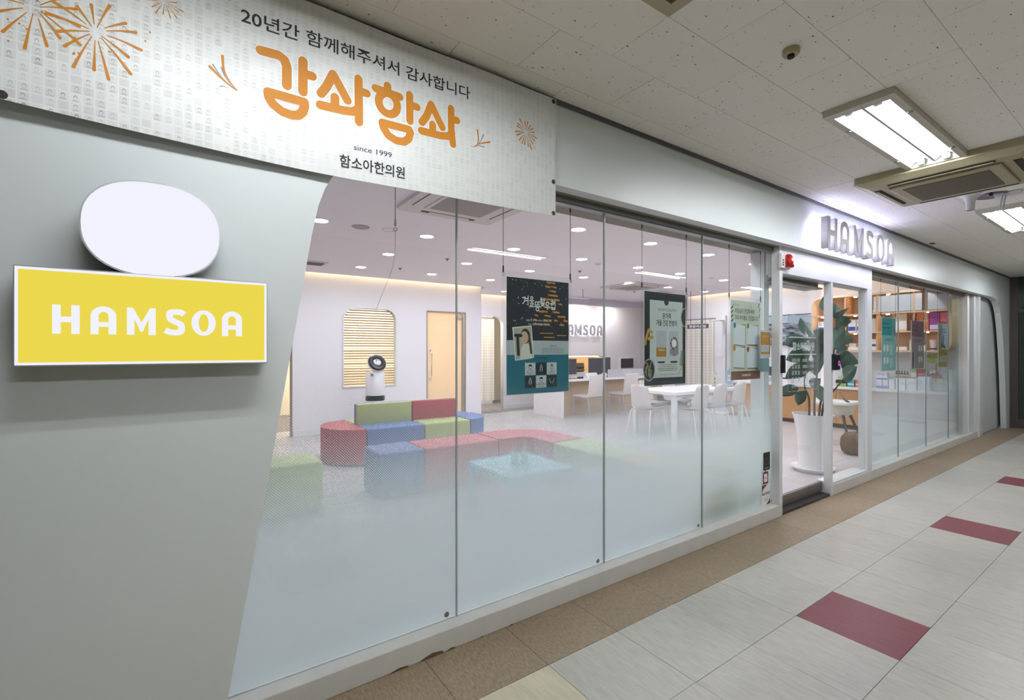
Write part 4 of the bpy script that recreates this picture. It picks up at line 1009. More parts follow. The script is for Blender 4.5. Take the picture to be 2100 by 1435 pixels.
# -- notices on the last pane
t = thing('paper_notice', 'orange paper notice at the right end of the long window', 'notice', (4.04, 2.075, 1.35))
MB().box(3.962, 4.12, 2.068, 2.071, 1.335, 1.565).build('backing', mat('notice_lilac', 'd7dbe8', .5), t)
NFm = FRONT(2.068)
MB().rect(NFm, 3.965, 4.115, 1.362, 1.548, .0004).build('orange_print', mat('notice_orange', 'd08a1e', .5), t, recalc=False)
text('함소아한의원', NFm, 4.045, 1.505, .020, mat('notice_pale', 'f0dca8', .5), t, width=.11, align='C', n=.0009)
bars(NFm, 4.02, 4.10, 1.475, 1, .03, BLACKINK, t, .018, 90, 'R'); MB().rect(NFm, 3.968, 4.10, 1.385, 1.44, .0006).build('white_print', mat('notice_white', 'e2e2e6', .5), t, recalc=False); bars(NFm, 3.972, 4.09, 1.428, 3, .014, GREYINK, t, .006, 91, 'L').location.y -= .0006
t = tag(MB().box(3.962, 4.105, 2.068, 2.071, 1.215, 1.33).build('pale_leaflet', frosted('leaflet_teal', 'a3bcc0', .4)), 'pale teal leaflet under the orange notice on the glass', 'leaflet')
# -- stickers low on the last pane
class Wide(Frame):
    def __call__(s, a, b, n=0): return s.o + s.r*(3.964+(a-3.964)*2.16) + s.u*b + s.n*n
SF = Wide((0, YG, 0))
t = thing('black_award_sticker', 'black rounded sticker with a gold wreath, topmost of three low on the glass', 'sticker', (4.045, 2.049, .386), group='stickers beside the entrance post')
MB().prism(SF, rrect(3.964, 4.02, .384, .544, .008), .0002, .0008).build('rim', mat('sticker_white', 'f0f0ee', .5), t)
MB().poly(SF, rrect(3.967, 4.017, .389, .539, .007), .001).build('face', mat('sticker_black', '1b1712', .4), t, recalc=False)
GLD = mat('sticker_gold', '8a7434', .4)
MB().strokes(SF, [arc(3.992, .465, .018, PI*1.1, PI*1.9, 10, .03)], .003, .0012).build('wreath', GLD, t, recalc=False); text('a', SF, 3.992, .475, .034, GLD, t, n=.0014, align='C'); bars(SF, 3.975, 4.01, .408, 1, .01, WHITEINK, t, .004, 95).location.y -= .001
t = thing('red_service_sticker', 'small red and black sticker with a white card, middle of three low on the glass', 'sticker', (3.99, 2.049, .28), group='stickers beside the entrance post')
MB().prism(SF, [(3.966, .276), (4.004, .276), (4.004, .378), (3.966, .378)], .0002, .0008).build('face', mat('sticker_crimson', '8c2230', .4), t)
MB().rect(SF, 3.973, 3.997, .292, .36, .001).build('card', mat('sticker_white', 'f0f0ee', .5), t, recalc=False)
b = MB()
for (x, z) in ((3.966, .276), (3.98, .366), (3.99, .28), (3.998, .34), (3.966, .33)): b.rect(SF, x, x+.007, z, z+.02, .0009)
b.build('black_print', BLACKINK, t, recalc=False); bars(SF, 3.975, 3.995, .325, 1, .01, BLACKINK, t, .006, 96).location.y -= .001
t = thing('security_sticker', 'white sticker with red corners and black lettering, lowest of three low on the glass', 'sticker', (3.99, 2.049, .1), group='stickers beside the entrance post')
MB().prism(SF, [(3.955, .10), (4.02, .10), (4.02, .272), (3.955, .272)], .0002, .0008).build('face', mat('sticker_white', 'f0f0ee', .5), t)
RD = mat('sticker_red', '7e1f22', .4)
stuff(MB().poly(SF, [(3.957, .27), (3.957, .20), (3.966, .235), (3.99, .262), (4.0, .27)], .0011).poly(SF, [(4.018, .102), (4.018, .15), (4.008, .125), (3.99, .106), (3.985, .102)], .0011).build('corner_print', RD, t, recalc=False))
text('kt', SF, 3.960, .185, .034, BLACKINK, t, n=.0013, width=.020, bold=.03); text('텔레캅', SF, 3.983, .186, .026, RD, t, n=.0013, width=.034, bold=.02)
bars(SF, 3.972, 4.005, .152, 2, .018, GREYINK, t, .006, 97).location.y -= .001
# -- timetable plate on the sliding door
t = thing('timetable_plate', 'clear acrylic timetable plate with white lettering on the sliding door', 'sign', (4.77, 2.1, 1.0))
TF = FRONT(2.094)
MB().box(4.49, 5.07, 2.095, 2.099, 1.02, 1.72).build('plate', ACRYL, t)
ED = mat('plate_edge', 'c6c9cc', .3)
MB().strokes(TF, [[(4.49, 1.02), (5.07, 1.02), (5.07, 1.72), (4.49, 1.72), (4.49, 1.02)]], .005, .0004).build('edge', ED, t, recalc=False)
for z in (1.515, 1.357): MB().rect(TF, 4.51, 5.04, z-.005, z+.005, .0006).build('rule', WHITEINK, t, recalc=False)
text('함소아한의원', TF, 4.79, 1.40, .085, WHITEINK, t, width=.43, align='C', bold=.022)
for k, (a, b_) in enumerate((('월화수목', '10:00 - 18:00'), ('토 요 일', '09:00 - 17:00'), ('공 휴 일', '10:00 - 16:00'), ('휴 진 일', '목요일 / 일요일'), ('점심시간', '12:30 - 14:00'))):
    z = 1.285-.057*k
    text(a, TF, 4.56, z, .044, WHITEINK, t, width=.15, bold=.008); text(b_, TF, 4.77, z, .042, WHITEINK, t, width=.225, bold=.008)
# -- door sensors
t = tag(MB().box(4.105, 4.145, 1.952, 1.976, 1.205, 1.355, .004).build('door_button', BLACK), 'slim black door button on the left entrance post', 'door button')
t = thing('card_reader', 'black card reader with a magenta glowing ring on the right entrance post', 'card reader', (5.13, 1.95, 1.21))
MB().box(5.085, 5.19, 1.94, 1.977, 1.205, 1.36, .008).build('housing', BLACK, t)
MB().ring(FRONT(1.9395), 5.155, 1.27, .012, .017, .0006, 20, 1.4).build('ring_light', lamp('magenta_led', 'd03ce0', 2.2), t, recalc=False)

# ================================================================== CLINIC CEILING FIXTURES
DL = lamp('downlight', 'f6f3ff', DOWN_STRENGTH)
first = None
XS = [1.09, 2.215, 3.39, 4.54, 5.71, 6.86, 8.02, 9.27]; YS = [3.67, 4.85, 6.05, 7.23]
ROWN = ['nearest row from the glass', 'second row from the glass', 'third row from the glass', 'last row from the glass']
ORD = ['first', 'second', 'third', 'fourth', 'fifth', 'sixth', 'seventh', 'eighth']
for j, y in enumerate(YS):
    for i, x in enumerate(XS):
        if j == 0 and i < 2: continue  # last two lamps of the nearest row are added to brighten the shelves
        if j == 3 and i > 3: continue
        if j == 1 and i == 5: x = 6.74
        lab = 'round white recessed ceiling downlight, %s, %s from the left' % (ROWN[j], ORD[i-2] if j == 0 else ORD[i])
        if first is None:
            first = thing('downlight', lab, 'downlight', (x, y, ZI-.004), group='downlights in the clinic ceiling')
            put(MB().lathe([(.072, .001), (.075, -.003), (.088, -.001), (.09, .004)], k=28).mesh('trim_ring', WHITE2, .6), 'trim_ring', first)
            put(MB().lathe([(0, 0), (.072, 0)], k=28).mesh('lens', DL), 'lens', first)
        else: dup(first, (x, y, ZI-.004), label=lab)
for k_, x_ in enumerate((7.4, 8.6, 9.7)): dup(first, (x_, 8.95, ZI-.004), label='unseen downlight added behind the bulkhead to brighten the reception wall, %s from the left' % ORD[k_])  # hidden lamps added to lift the dark reception wall
for k_, x_ in enumerate(XS): dup(first, (x_, 2.52, ZI-.004), label='unseen downlight added right behind the glass to brighten the frosted film, %s from the left' % ORD[k_])  # extra unseen row put in to light the frost film from behind
dup(first, (5.68, 8.47, ZI-.004), label='round white recessed ceiling downlight before the curtained doorway at the back')
CAS = mat('cassette_white', 'd3cdca', .5); CAG = mat('cassette_grille', '9a948e', .6)
def cassette(cx, cy, label):
    h = .475; t = thing('clinic_ceiling_cassette', label, 'air conditioner', (cx, cy, ZI-.03), group='square cassettes in the clinic ceiling')
    MB().prism(Frame((cx, cy, 0), (1, 0, 0), (0, 1, 0)), rrect(-h, h, -h, h, .04), ZI-.03, ZI+.001).bevel(.008).build('cover', CAS, t)
    MB().box(cx-.29, cx+.29, cy-.29, cy+.29, ZI-.037, ZI-.028, .006).build('panel', CAS, t)
    MB().box(cx-.25, cx+.25, cy-.25, cy+.25, ZI-.040, ZI-.036).build('grille', CAG, t)
    for (dx, dy, a, b) in ((-.385, 0, .022, .27), (.385, 0, .022, .27), (0, -.385, .27, .022), (0, .385, .27, .022)):
        MB().box(cx+dx-a, cx+dx+a, cy+dy-b, cy+dy+b, ZI-.0315, ZI-.029).build('air_slot', mat('slot_shade', '4a4645', .8), t)
        MB().box(cx+dx-a*.75, cx+dx+a*.75, cy+dy-b*.97, cy+dy+b*.97, ZI-.036, ZI-.0325).build('louver', CAS, t)
cassette(2.0, 3.52, 'white ceiling cassette air conditioner partly behind the banner')
cassette(7.32, 6.32, 'white ceiling cassette air conditioner above the white table')
t = tag(MB().lathe([(0, -.003), (.065, -.003), (.078, -.008), (.088, -.004), (.09, .004)], (1.49, 4.87, ZI-.001), 30).build('ceiling_speaker', mat('speaker_pale', 'a7a19e', .6), smooth=.5), 'round grey ceiling speaker inside the clinic near the left pane', 'speaker')
t = tag(MB().ring(Frame((0, 0, ZI-.002), (1, 0, 0), (0, 1, 0)), 1.77, 4.82, .066, .07, 0, 30).solid(.002).build('ceiling_hatch', mat('cap_ring', 'b8aeae', .6)), 'thin round hatch outline beside the grey ceiling speaker', 'hatch')
t = thing('ceiling_vent', 'small dark rectangular ceiling vent near the back wall', 'air vent', (1.52, 7.3, ZI-.01))
MB().box(1.33, 1.72, 7.12, 7.45, ZI-.012, ZI+.001, .004, 1).build('frame', CAS, t); MB().box(1.37, 1.68, 7.16, 7.41, ZI-.0135, ZI-.011).build('grille', mat('vent_dark', '5a5354', .7), t)
t = thing('ceiling_vent', 'faint grey ceiling vent above the right wall of the clinic', 'air vent', (8.6, 6.6, ZI-.01))
MB().box(8.4, 8.8, 6.5, 6.75, ZI-.010, ZI+.001, .004, 1).build('frame', CAS, t); MB().box(8.44, 8.76, 6.54, 6.71, ZI-.0115, ZI-.009).build('grille', mat('speaker_pale', 'a7a19e', .6), t)
def detector(x, y, label):
    t = thing('smoke_detector', label, 'detector', (x, y, ZI-.03))
    MB().lathe([(0, -.03), (.025, -.03), (.04, -.012), (.05, -.01), (.052, .001)], (x, y, ZI), 24).build('body', PLASTW, t, smooth=.6)
    MB().lathe([(.026, -.028), (.033, -.021)], (x, y, ZI), 20).build('slots', mat('slot_shade', '4a4645', .8), t)
detector(4.973, 4.961, 'small round smoke detector in the middle of the clinic ceiling')
detector(7.578, 4.803, 'flat round detector near the right end of the clinic ceiling')
for x, y, l in ((3.0, 5.9, 'left'), (5.2, 5.6, 'middle'), (8.0, 6.9, 'right'), (2.75, 7.0, 'rear')):
    tag(MB().lathe([(0, -.03), (.008, -.028), (.012, -.012), (.03, -.004), (.032, .001)], (x, y, ZI), 16).build('sprinkler', mat('sprinkler_grey', '7c7678', .4, .4), smooth=.6), 'tiny grey sprinkler head in the %s part of the clinic ceiling' % l, 'sprinkler')
t = thing('hanging_rail', 'white rail hung on two short rods beside the clinic air conditioner', 'rail', (6.55, 6.9, 2.4))
MB().box(6.15, 7.0, 7.26, 7.30, 2.46, 2.485, .003, 1).build('rail', WHITE2, t)
for x in (6.25, 6.85): MB().cyl((x, 7.28, 2.485), (x, 7.28, ZI), .006, k=8).build('rod', STEEL, t)
t = thing('hanging_room_sign', 'dark grey hanging room sign with white lettering before the right wall', 'sign', (9.0, 6.03, 1.855))
MB().box(8.985, 9.005, 5.78, 6.28, 1.852, 1.945, .003, 1).build('board', mat('sign_charcoal', '4a4a52', .4), t)
for y in (5.86, 6.2): MB().cyl((8.995, y, 1.945), (8.995, y, ZI), .004, k=8).build('rod', mat('sign_charcoal', '4a4a52', .4), t)
text('한방치료실', SIDE(8.985), -6.03, 1.875, .062, WHITEINK, t, width=.40, align='C', bold=.02)

# ================================================================== SOFAS
COLS = {'green': 'a9b278', 'red': 'ab5259', 'blue': '6578a4', 'pink': 'bd6a70', 'orange': 'd8b070', 'lime': 'b4bf88'}
def cloth(c): return mat('sofa_' + c, COLS[c], .62, var=.04, scale=60, bump=.1)
def block(name, label, c, x0, x1, y0, y1, h=.44, group='coloured modular sofa blocks', z0=.0, back=None):
    t = thing(name, label, 'sofa block', ((x0+x1)/2, (y0+y1)/2, z0), group=group)
    MB().box(x0+.002, x1-.002, y0+.002, y1-.002, z0+.02, h, .022, 3).build('seat', cloth(c), t, smooth=.7)
    MB().box(x0+.03, x1-.03, y0+.03, y1-.03, z0, .022).build('plinth', BLACK, t)
    if back:
        bc, b0, b1, bl_ = back
        o = MB().box(x0+.004, x1-.004, b0, b1, .36, .70, .018, 3).build('backrest', cloth(bc), t, smooth=.7); o['label'] = bl_
    return t
block('sofa_block', 'yellow green cube seat at the far left behind the frosted pane', 'lime', .50, .99, 4.28, 4.75)
block('sofa_block', 'blue cube seat at the left end of the front bench', 'blue', 1.472, 1.925, 4.265, 4.735)
block('sofa_block', 'long pink red bench block right of the blue cube', 'pink', 1.927, 2.78, 4.25, 4.72)
# rounded corner block
co_ = [(2.782, 4.25), (3.02, 4.25)] + arc(3.02, 4.12, .12, PI/2, 0, 6) + [(3.14, 3.80), (3.57, 3.80), (3.57, 4.15)] + arc(3.07, 4.22, .50, 0, PI/2, 12)[1:] + [(2.782, 4.72)]
t = thing('sofa_corner_block', 'pink red rounded corner block of the front bench', 'sofa block', (3.17, 4.26, 0), group='coloured modular sofa blocks')
MB().prism(Frame((0, 0, 0), (1, 0, 0), (0, 1, 0)), co_, .02, .44).bevel(.02, 3, .9).build('seat', cloth('pink'), t, smooth=.7)
MB().prism(Frame((0, 0, 0), (1, 0, 0), (0, 1, 0)), [(2.81, 4.28), (3.05, 4.28), (3.17, 4.12), (3.17, 3.83), (3.54, 3.83), (3.54, 4.2), (3.1, 4.68), (2.81, 4.69)], 0, .022).build('plinth', BLACK, t)
block('sofa_block', 'pale green bench block of the front bench beside the blue table', 'lime', 3.135, 3.57, 2.935, 3.79)
block('sofa_block', 'orange yellow bench block nearest the glass', 'orange', 3.16, 3.59, 2.20, 2.93)
# back to back sofa
def halfround(label, c, cx, s):
    pts = [(cx, 5.69), (cx, 6.64)] if s < 0 else [(cx, 6.64), (cx, 5.69)]
    a = arc(cx, 6.165, .475, PI/2, 1.5*PI, 18, .475) if s < 0 else arc(cx, 6.165, .475, -PI/2, PI/2, 18, .475)
    a = [(cx+(x-cx)*.86, y) for x, y in a]
    t = thing('sofa_end_block', label, 'sofa block', (cx+.2*s, 6.165, 0), group='coloured modular sofa blocks')
    MB().prism(Frame((0, 0, 0), (1, 0, 0), (0, 1, 0)), a, .02, .44).bevel(.02, 3, .9).build('seat', cloth(c), t, smooth=.7)
    MB().prism(Frame((0, 0, 0), (1, 0, 0), (0, 1, 0)), [(cx+(x-cx)*.92, 6.165+(y-6.165)*.92) for x, y in a], 0, .022).build('plinth', BLACK, t)
halfround('red half round end block of the back to back sofa', 'red', 1.81, -1)
halfround('blue half round end block of the back to back sofa', 'blue', 3.255, 1)
block('sofa_block', 'blue seat block of the back to back sofa under the green backrest', 'blue', 1.815, 2.57, 5.685, 6.10, back=('green', 6.102, 6.168, 'green backrest'))
block('sofa_block', 'green seat block of the back to back sofa under the red backrest', 'green', 2.57, 3.25, 5.685, 6.10, back=('red', 6.102, 6.168, 'red backrest'))
block('sofa_block', 'green rear seat block behind the backrests of the back to back sofa', 'green', 1.815, 2.57, 6.24, 6.645, back=('blue', 6.172, 6.238, 'blue backrest'))
block('sofa_block', 'blue rear seat block behind the red backrest of the back to back sofa', 'blue', 2.57, 3.25, 6.24, 6.645, back=('lime', 6.172, 6.238, 'yellow green backrest'))
# low play table and pencil jars
TB = mat('play_table_blue', '8fc6d6', .25)
t = thing('play_table', 'low pale blue plastic play table inside the coloured bench', 'table', (2.42, 3.36, 0))
XY = Frame((0, 0, 0), (1, 0, 0), (0, 1, 0))
MB().prism(XY, rrect(2.07, 2.76, 3.0, 3.72, .06), .33, .40).bevel(.012, 2).build('table_top', TB, t, smooth=.6)
r_ = MB().ring(XY, 0, 0, 0, 0) if False else MB()
for (a, b, c, d) in ((2.10, 2.73, 3.012, 3.022), (2.10, 2.73, 3.70, 3.71), (2.08, 2.09, 3.05, 3.68), (2.74, 2.75, 3.05, 3.68)): r_.box(a, b, c, d, .398, .407, .003, 1)
r_.build('rim', TB, t)
for x in (2.12, 2.71):
    for y in (3.05, 3.67): MB().cyl((x, y, 0), (x, y, .335), .028, .035, 16).build('leg', TB, t, smooth=.8)
def jar(x, y, label, pens):
    t = thing('pencil_jar', label, 'jar', (x, y, .40), group='pencil jars on the play table')
    MB().lathe([(0, .402), (.030, .402), (.032, .407), (.0335, .50), (.035, .505), (.0335, .507), (.031, .503), (.029, .41), (0, .408)], (x, y, 0), 24).build('body', frosted('jar_plastic', 'dfeaea', .5, .35), t, smooth=.8)
    for k, (dx, dy, h, c) in enumerate(pens): MB().cyl((x+dx*.3, y+dy*.3, .41), (x+dx, y+dy, h), .004, k=6).build('pencil', mat('pencil_'+c, c, .5), t)
jar(2.375, 3.385, 'frosted jar with short grey pens on the blue play table, left of the pair', [(-.012, .005, .545, 'd8d8de'), (.008, -.008, .56, '8f8fa6'), (.014, .01, .54, 'b7b7c4'), (0, .015, .535, '6e7e9e')])
jar(2.445, 3.335, 'frosted jar with a tall yellow pencil on the blue play table, right of the pair', [(.004, 0, .60, 'cfd07a'), (-.016, .006, .555, 'c8ccd6'), (.016, -.004, .55, '9ea8b4'), (.006, .016, .545, 'd0d4da')])
t = thing('floor_plate', 'flat white floor plate between the green cube and the blue cube', 'floor plate', (1.18, 4.1, 0))  # flat pale plate with a thin raised lid
MB().box(1.02, 1.33, 3.90, 4.05, .0006, .012, .004, 1).build('plate', PLASTW, t); MB().box(1.07, 1.28, 3.95, 4.0, .011, .0135).build('lid', mat('lid_steel', 'd9d4d0', .2, .6), t)
t = tag(MB().sphere((2.72, 2.75, .24), .22, 28, (1, 1, .95)).build('toy_ball', mat('ball_mauve', '9c8fa4', .4), smooth=3), 'dim mauve round shape low behind the frosted second pane', 'ball')
t = thing('storage_bin', 'olive green box low behind the frosted last pane', 'box', (3.82, 2.42, 0))
MB().box(3.66, 3.98, 2.26, 2.62, 0, .34, .02).build('body', mat('bin_olive', '8d9740', .5), t); MB().box(3.645, 3.995, 2.245, 2.635, .33, .37, .01).build('lid', mat('bin_olive_dark', '7d8738', .5), t)
# air purifier behind the sofa
t = thing('air_purifier', 'white tower air purifier with a black ring fan on top behind the sofa', 'air purifier', (2.62, 7.78, 0))
APW = mat('purifier_white', 'e2e1e4', .4); APB = mat('purifier_black', '26262a', .35)
MB().lathe([(0, .02), (.165, .02), (.175, .05), (.165, .55), (.15, .56), (0, .56)], (2.62, 7.78, 0), 36).build('lower_body', APW, t, smooth=.7)
for k in range(3): MB().lathe([(.125, .562+.026*k), (.16, .566+.026*k), (.16, .576+.026*k), (.125, .582+.026*k)], (2.62, 7.78, 0), 32).build('air_grille', APB, t, smooth=.6)
MB().cyl((2.62, 7.78, .55), (2.62, 7.78, .66), .12, k=28).build('neck', APB, t)
MB().lathe([(0, .645), (.155, .645), (.160, .67), (.148, 1.015), (.135, 1.035), (0, 1.04)], (2.62, 7.78, 0), 36).build('upper_body', APW, t, smooth=.7)
MB().cyl((2.62, 7.78, 1.03), (2.62, 7.78, 1.07), .03, k=16).build('stalk', CHROME, t)
FF = Frame((2.62, 7.70, 1.178), (1, 0, -.06), (.04, .55, 1))
m_ = MB(); prof = [(.078, -.03), (.12, -.045), (.148, -.02), (.150, .02), (.125, .045), (.085, .04), (.078, -.03)]
m_.grid([[FF(r*math.cos(2*PI*k/36), r*math.sin(2*PI*k/36), z) for r, z in prof] for k in range(37)]); m_.build('fan_ring', APB, t, smooth=.9)
m_ = MB(); m_.grid([[FF(r*math.cos(2*PI*k/36), r*math.sin(2*PI*k/36), z) for r, z in ((.149, -.022), (.156, -.01), (.156, .012), (.149, .022))] for k in range(37)]); m_.build('fan_rim', APW, t, smooth=.9)
m_ = MB(); m_.grid([[FF(r*math.cos(2*PI*k/28), r*math.sin(2*PI*k/28), z) for r, z in ((.001, .05), (.06, .046), (.076, .03), (.076, -.02))] for k in range(29)]); m_.build('fan_hub', mat('hub_silver', 'b9b9bc', .25, .8), t, smooth=.9)
MB().box(2.50, 2.53, 7.622, 7.64, .97, 1.01).box(2.53, 2.545, 7.622, 7.64, .985, .995).build('label_print', GREYINK, t)

# ================================================================== WHITE TABLE AND SHELL CHAIRS
t = thing('white_table', 'long white table with square corner legs and rounded corners behind the right panes', 'table', (7.15, 5.02, 0))
MB().prism(XY, rrect(6.24, 8.25, 4.58, 5.46, .05), .69, .735).bevel(.004, 1).build('table_top', mat('table_white', 'f0eeee', .35), t)
for x in (6.265, 8.155):
    for y in (4.60, 5.37): MB().box(x, x+.07, y, y+.07, 0, .69, .004, 1).build('leg', WHITE2, t)
MB().box(6.34, 8.15, 4.64, 4.66, .63, .69).box(6.34, 8.15, 5.38, 5.40, .63, .69).build('apron', WHITE2, t)
SHELL = mat('shell_white', 'd6cfcd', .4); LEGW = mat('leg_white', 'e6e8ea', .3)
def shell_mesh():
    prof = smooth_line([(.20, .425), (.17, .448), (.08, .445), (-.06, .440), (-.15, .455), (-.195, .51), (-.215, .60), (-.235, .72), (-.25, .80), (-.258, .845)], 2)
    n = len(prof); rows = []
    for i, (y, z) in enumerate(prof):
        t = i/(n-1)
        wd = .205 if t < .5 else .205 - .03*(t-.5)/.5
        if t < .08: wd *= .80 + .2*math.sqrt(t/.08)
        if t > .86: wd *= math.sqrt(max(0.05, 1-((t-.86)/.14)**2*.78))
        r = []
        for k in range(11):
            s = -1+2*k/10
            curl = abs(s)**2.4
            if t < .45: r.append((s*wd, y, z + curl*.03))
            else: r.append((s*wd, y + curl*.055*(1 if t > .45 else 0), z + (.03*curl if t < .55 else 0)))
        rows.append(r)
    return MB().grid(rows).solid(.007).mesh('seat_shell', SHELL, 1.0)
def shell_legs(sx, sy):
    top = (sx*.10, .02+sy*.08, .432); knee = (sx*.19, .0+sy*.15-.0, .435); foot = (sx*.235, sy*.225-.02, 0)
    pts = [top, (sx*.165, .01+sy*.13, .434), (sx*.192, sy*.152, .418), (sx*.205, sy*.172-.005, .33), foot]
    return MB().tube(smooth_line(pts, 3), .0105, 8).mesh('leg', LEGW, .9)
SH = shell_mesh(); LG = [shell_legs(a, b) for a in (-1, 1) for b in (-1, 1)]
GR = 'white shell chairs around the white table'
def shell_chair(label, x, y, rz):
    global sc0
    if sc0 is None:
        sc0 = thing('shell_chair', label, 'chair', (x, y, 0), rz, GR)
        put(SH, 'seat_shell', sc0)
        for l in LG: put(l, 'leg', sc0)
        put(MB().box(-.11, .11, -.08, .10, .425, .437).mesh('seat_plate', LEGW), 'seat_plate', sc0)
        return sc0
    return dup(sc0, (x, y, 0), rz, label)
sc0 = None
shell_chair('white shell chair at the left end of the white table', 6.20, 5.08, -PI/2)
shell_chair('white shell chair on the glass side of the white table, leftmost of three', 6.74, 4.62, 0)
shell_chair('white shell chair on the glass side of the white table, middle of three', 7.27, 4.63, 0)
shell_chair('white shell chair on the glass side of the white table, rightmost of three', 7.83, 4.62, 0)
shell_chair('white shell chair on the far side of the white table, left of two', 6.86, 5.50, PI)
shell_chair('white shell chair on the far side of the white table, right of two', 7.55, 5.50, PI)
# leaflet stands on the table
def lstand(label, x, y, w, h, c):
    t = thing('leaflet_stand', label, 'leaflet', (x, y, .735), group='leaflet stands on the white table')
    MB().box(x-w/2, x+w/2, y-.03, y+.03, .735, .74).box(x-w/2, x+w/2, y-.004, y-.001, .74, .74+h).build('acrylic_stand', ACRYL, t)
    MB().box(x-w/2+.004, x+w/2-.004, y, y+.004, .742, .742+h-.004).build('leaflet', mat('leaflet_'+c, c, .6), t)
    return t
t = lstand('cream leaflet with a yellow tab in a stand on the white table', 7.97, 5.0, .16, .235, 'e6ddc2')
MB().rect(FRONT(4.9958), 7.975, 8.03, .955, .975, .0004).build('tab_print', mat('tab_yellow', 'e0a63a', .6), t, recalc=False)
for z in (.80, .87): MB().disc(FRONT(4.9958), 7.97, z, .022, .0004).build('picture_print', mat('leaf_olive', '9a8a68', .6), t, recalc=False)
t = lstand('pale blue leaflet with the number 60 in a stand on the white table', 8.0, 4.72, .235, .31, 'b5d2e6')
LFm = FRONT(4.7158)
MB().rect(LFm, 7.92, 8.08, .845, .955, .0004).build('white_print', mat('leaflet_white', 'e6ecf4', .6), t, recalc=False)
text('60', LFm, 8.02, .865, .085, mat('leaflet_blue_ink', '5f7cc0', .6), t, n=.0009, align='C', bold=.02)
MB().disc(LFm, 7.945, .90, .016, .0008).build('dot_print', mat('leaflet_pink', 'd88098', .6), t, recalc=False)
for z in (1.0, .81): MB().rect(LFm, 7.93, 8.07, z, z+.010, .0004).build('bar_print', mat('leaflet_mid', '8fb0d0', .6), t, recalc=False)
t = tag(MB().box(6.30, 6.47, 5.30, 5.42, .736, .79, .012).build('tissue_box', mat('tissue_white', 'eeeeec', .5)), 'small white box on the left corner of the white table', 'box')

# ================================================================== RECEPTION
t = thing('reception_desk', 'reception desk with a white end panel, oak front and white top', 'desk', (8.0, 7.8, 0))
OAKF = wood_mat('desk_oak', 'bda283', 'cdb494', 'X')
MB().box(6.35, 6.40, 7.36, 8.32, 0, .93, .004, 1).build('end_panel', mat('desk_white', 'efeded', .4), t)
MB().box(6.40, 9.6, 7.56, 7.60, 0, .74).build('front_panel', OAKF, t)
MB().box(6.40, 9.6, 7.34, 7.62, .74, .785, .004, 1).build('ledge', mat('desk_white', 'efeded', .4), t)
MB().box(6.40, 9.6, 7.60, 8.30, .72, .76).build('worktop', mat('desk_white', 'efeded', .4), t)
MB().box(7.74, 9.35, 7.42, 7.435, .785, .96).build('privacy_screen', frosted('screen_white', 'dedce2', .4, .15), t)
def chair_mesh():
    CH = mat('pad_white', 'd9d2d0', .5); CL = mat('leg_grey', 'b9bdc4', .3, .5)
    seat = MB().box(-.21, .21, -.20, .22, .42, .465, .015, 2).mesh('seat', CH, .7)
    m = MB().box(-.205, .205, -.02, .02, .0, .46, .015, 2); back = m.mesh('backrest', CH, .7)
    return CH, CL, seat, back
CH, CL, SEAT, BACK = chair_mesh()
rc0 = None
def desk_chair(label, x, y, rz):
    global rc0
    if rc0 is not None: return dup(rc0, (x, y, 0), rz, label)
    rc0 = thing('reception_chair', label, 'chair', (x, y, 0), rz, 'white padded chairs at the reception desk')
    put(SEAT, 'seat', rc0); put(BACK, 'backrest', rc0, (0, -.215, .43), (.13, 0, 0))
    for sx in (-1, 1):
        put(MB().tube([(sx*.19, .19, .42), (sx*.20, .215, .0)], .011, 8).mesh('leg', CL, .8), 'leg', rc0)
        put(MB().tube([(sx*.19, -.18, .46), (sx*.195, -.20, .40), (sx*.20, -.27, .0)], .011, 8).mesh('leg', CL, .8), 'leg', rc0)
    put(MB().box(-.19, .19, -.19, .20, .405, .422).mesh('seat_frame', CL), 'seat_frame', rc0)
    return rc0
desk_chair('white padded chair at the reception desk, nearest the dark blue poster', 6.93, 7.24, .06)
desk_chair('white padded chair at the reception desk, farther right', 7.98, 7.22, -.02)
def monitor(label, x0, x1, z0, z1, y=7.78):
    t = thing('computer_monitor', label, 'monitor', ((x0+x1)/2, y, .76), group='monitors on the reception desk')
    MB().box(x0, x1, y-.015, y+.02, z0, z1, .006).build('screen_back', mat('monitor_grey', '4b4b52', .45), t)
    MB().box((x0+x1)/2-.03, (x0+x1)/2+.03, y+.0, y+.03, .77, z0+.05).build('stalk', BLACK, t); MB().box((x0+x1)/2-.11, (x0+x1)/2+.11, y-.06, y+.09, .76, .772).build('foot', BLACK, t)
monitor('dark monitor back on the reception desk, left one beside the poster', 6.62, 7.12, .86, 1.20)
monitor('dark monitor back on the reception desk, right one before the lit niche', 7.50, 8.10, .84, 1.21)
monitor('narrow dark monitor on the reception desk, rightmost and turned aside', 8.12, 8.36, .86, 1.22, 7.95)
t = thing('printer', 'brown grey printer standing in the lit niche', 'printer', (8.7, 9.6, .8))
MB().box(8.38, 8.95, 9.45, 9.75, .80, 1.05, .02).build('body', mat('printer_taupe', '7d7064', .5), t); MB().box(8.42, 8.92, 9.43, 9.47, .90, .93).build('paper_slot', BLACK, t); MB().box(8.44, 8.90, 9.36, 9.46, .86, .875).build('tray', mat('printer_taupe', '7d7064', .5), t)
def small(name, label, cat, x0, x1, y0, y1, z0, z1, c, bev=.004):
    return tag(MB().box(x0, x1, y0, y1, z0, z1, bev, 1).build(name, mat('item_'+c, c, .5)), label, cat)
t = thing('price_board', 'slanted white notice card on the reception ledge', 'notice', (7.2, 7.44, .785))
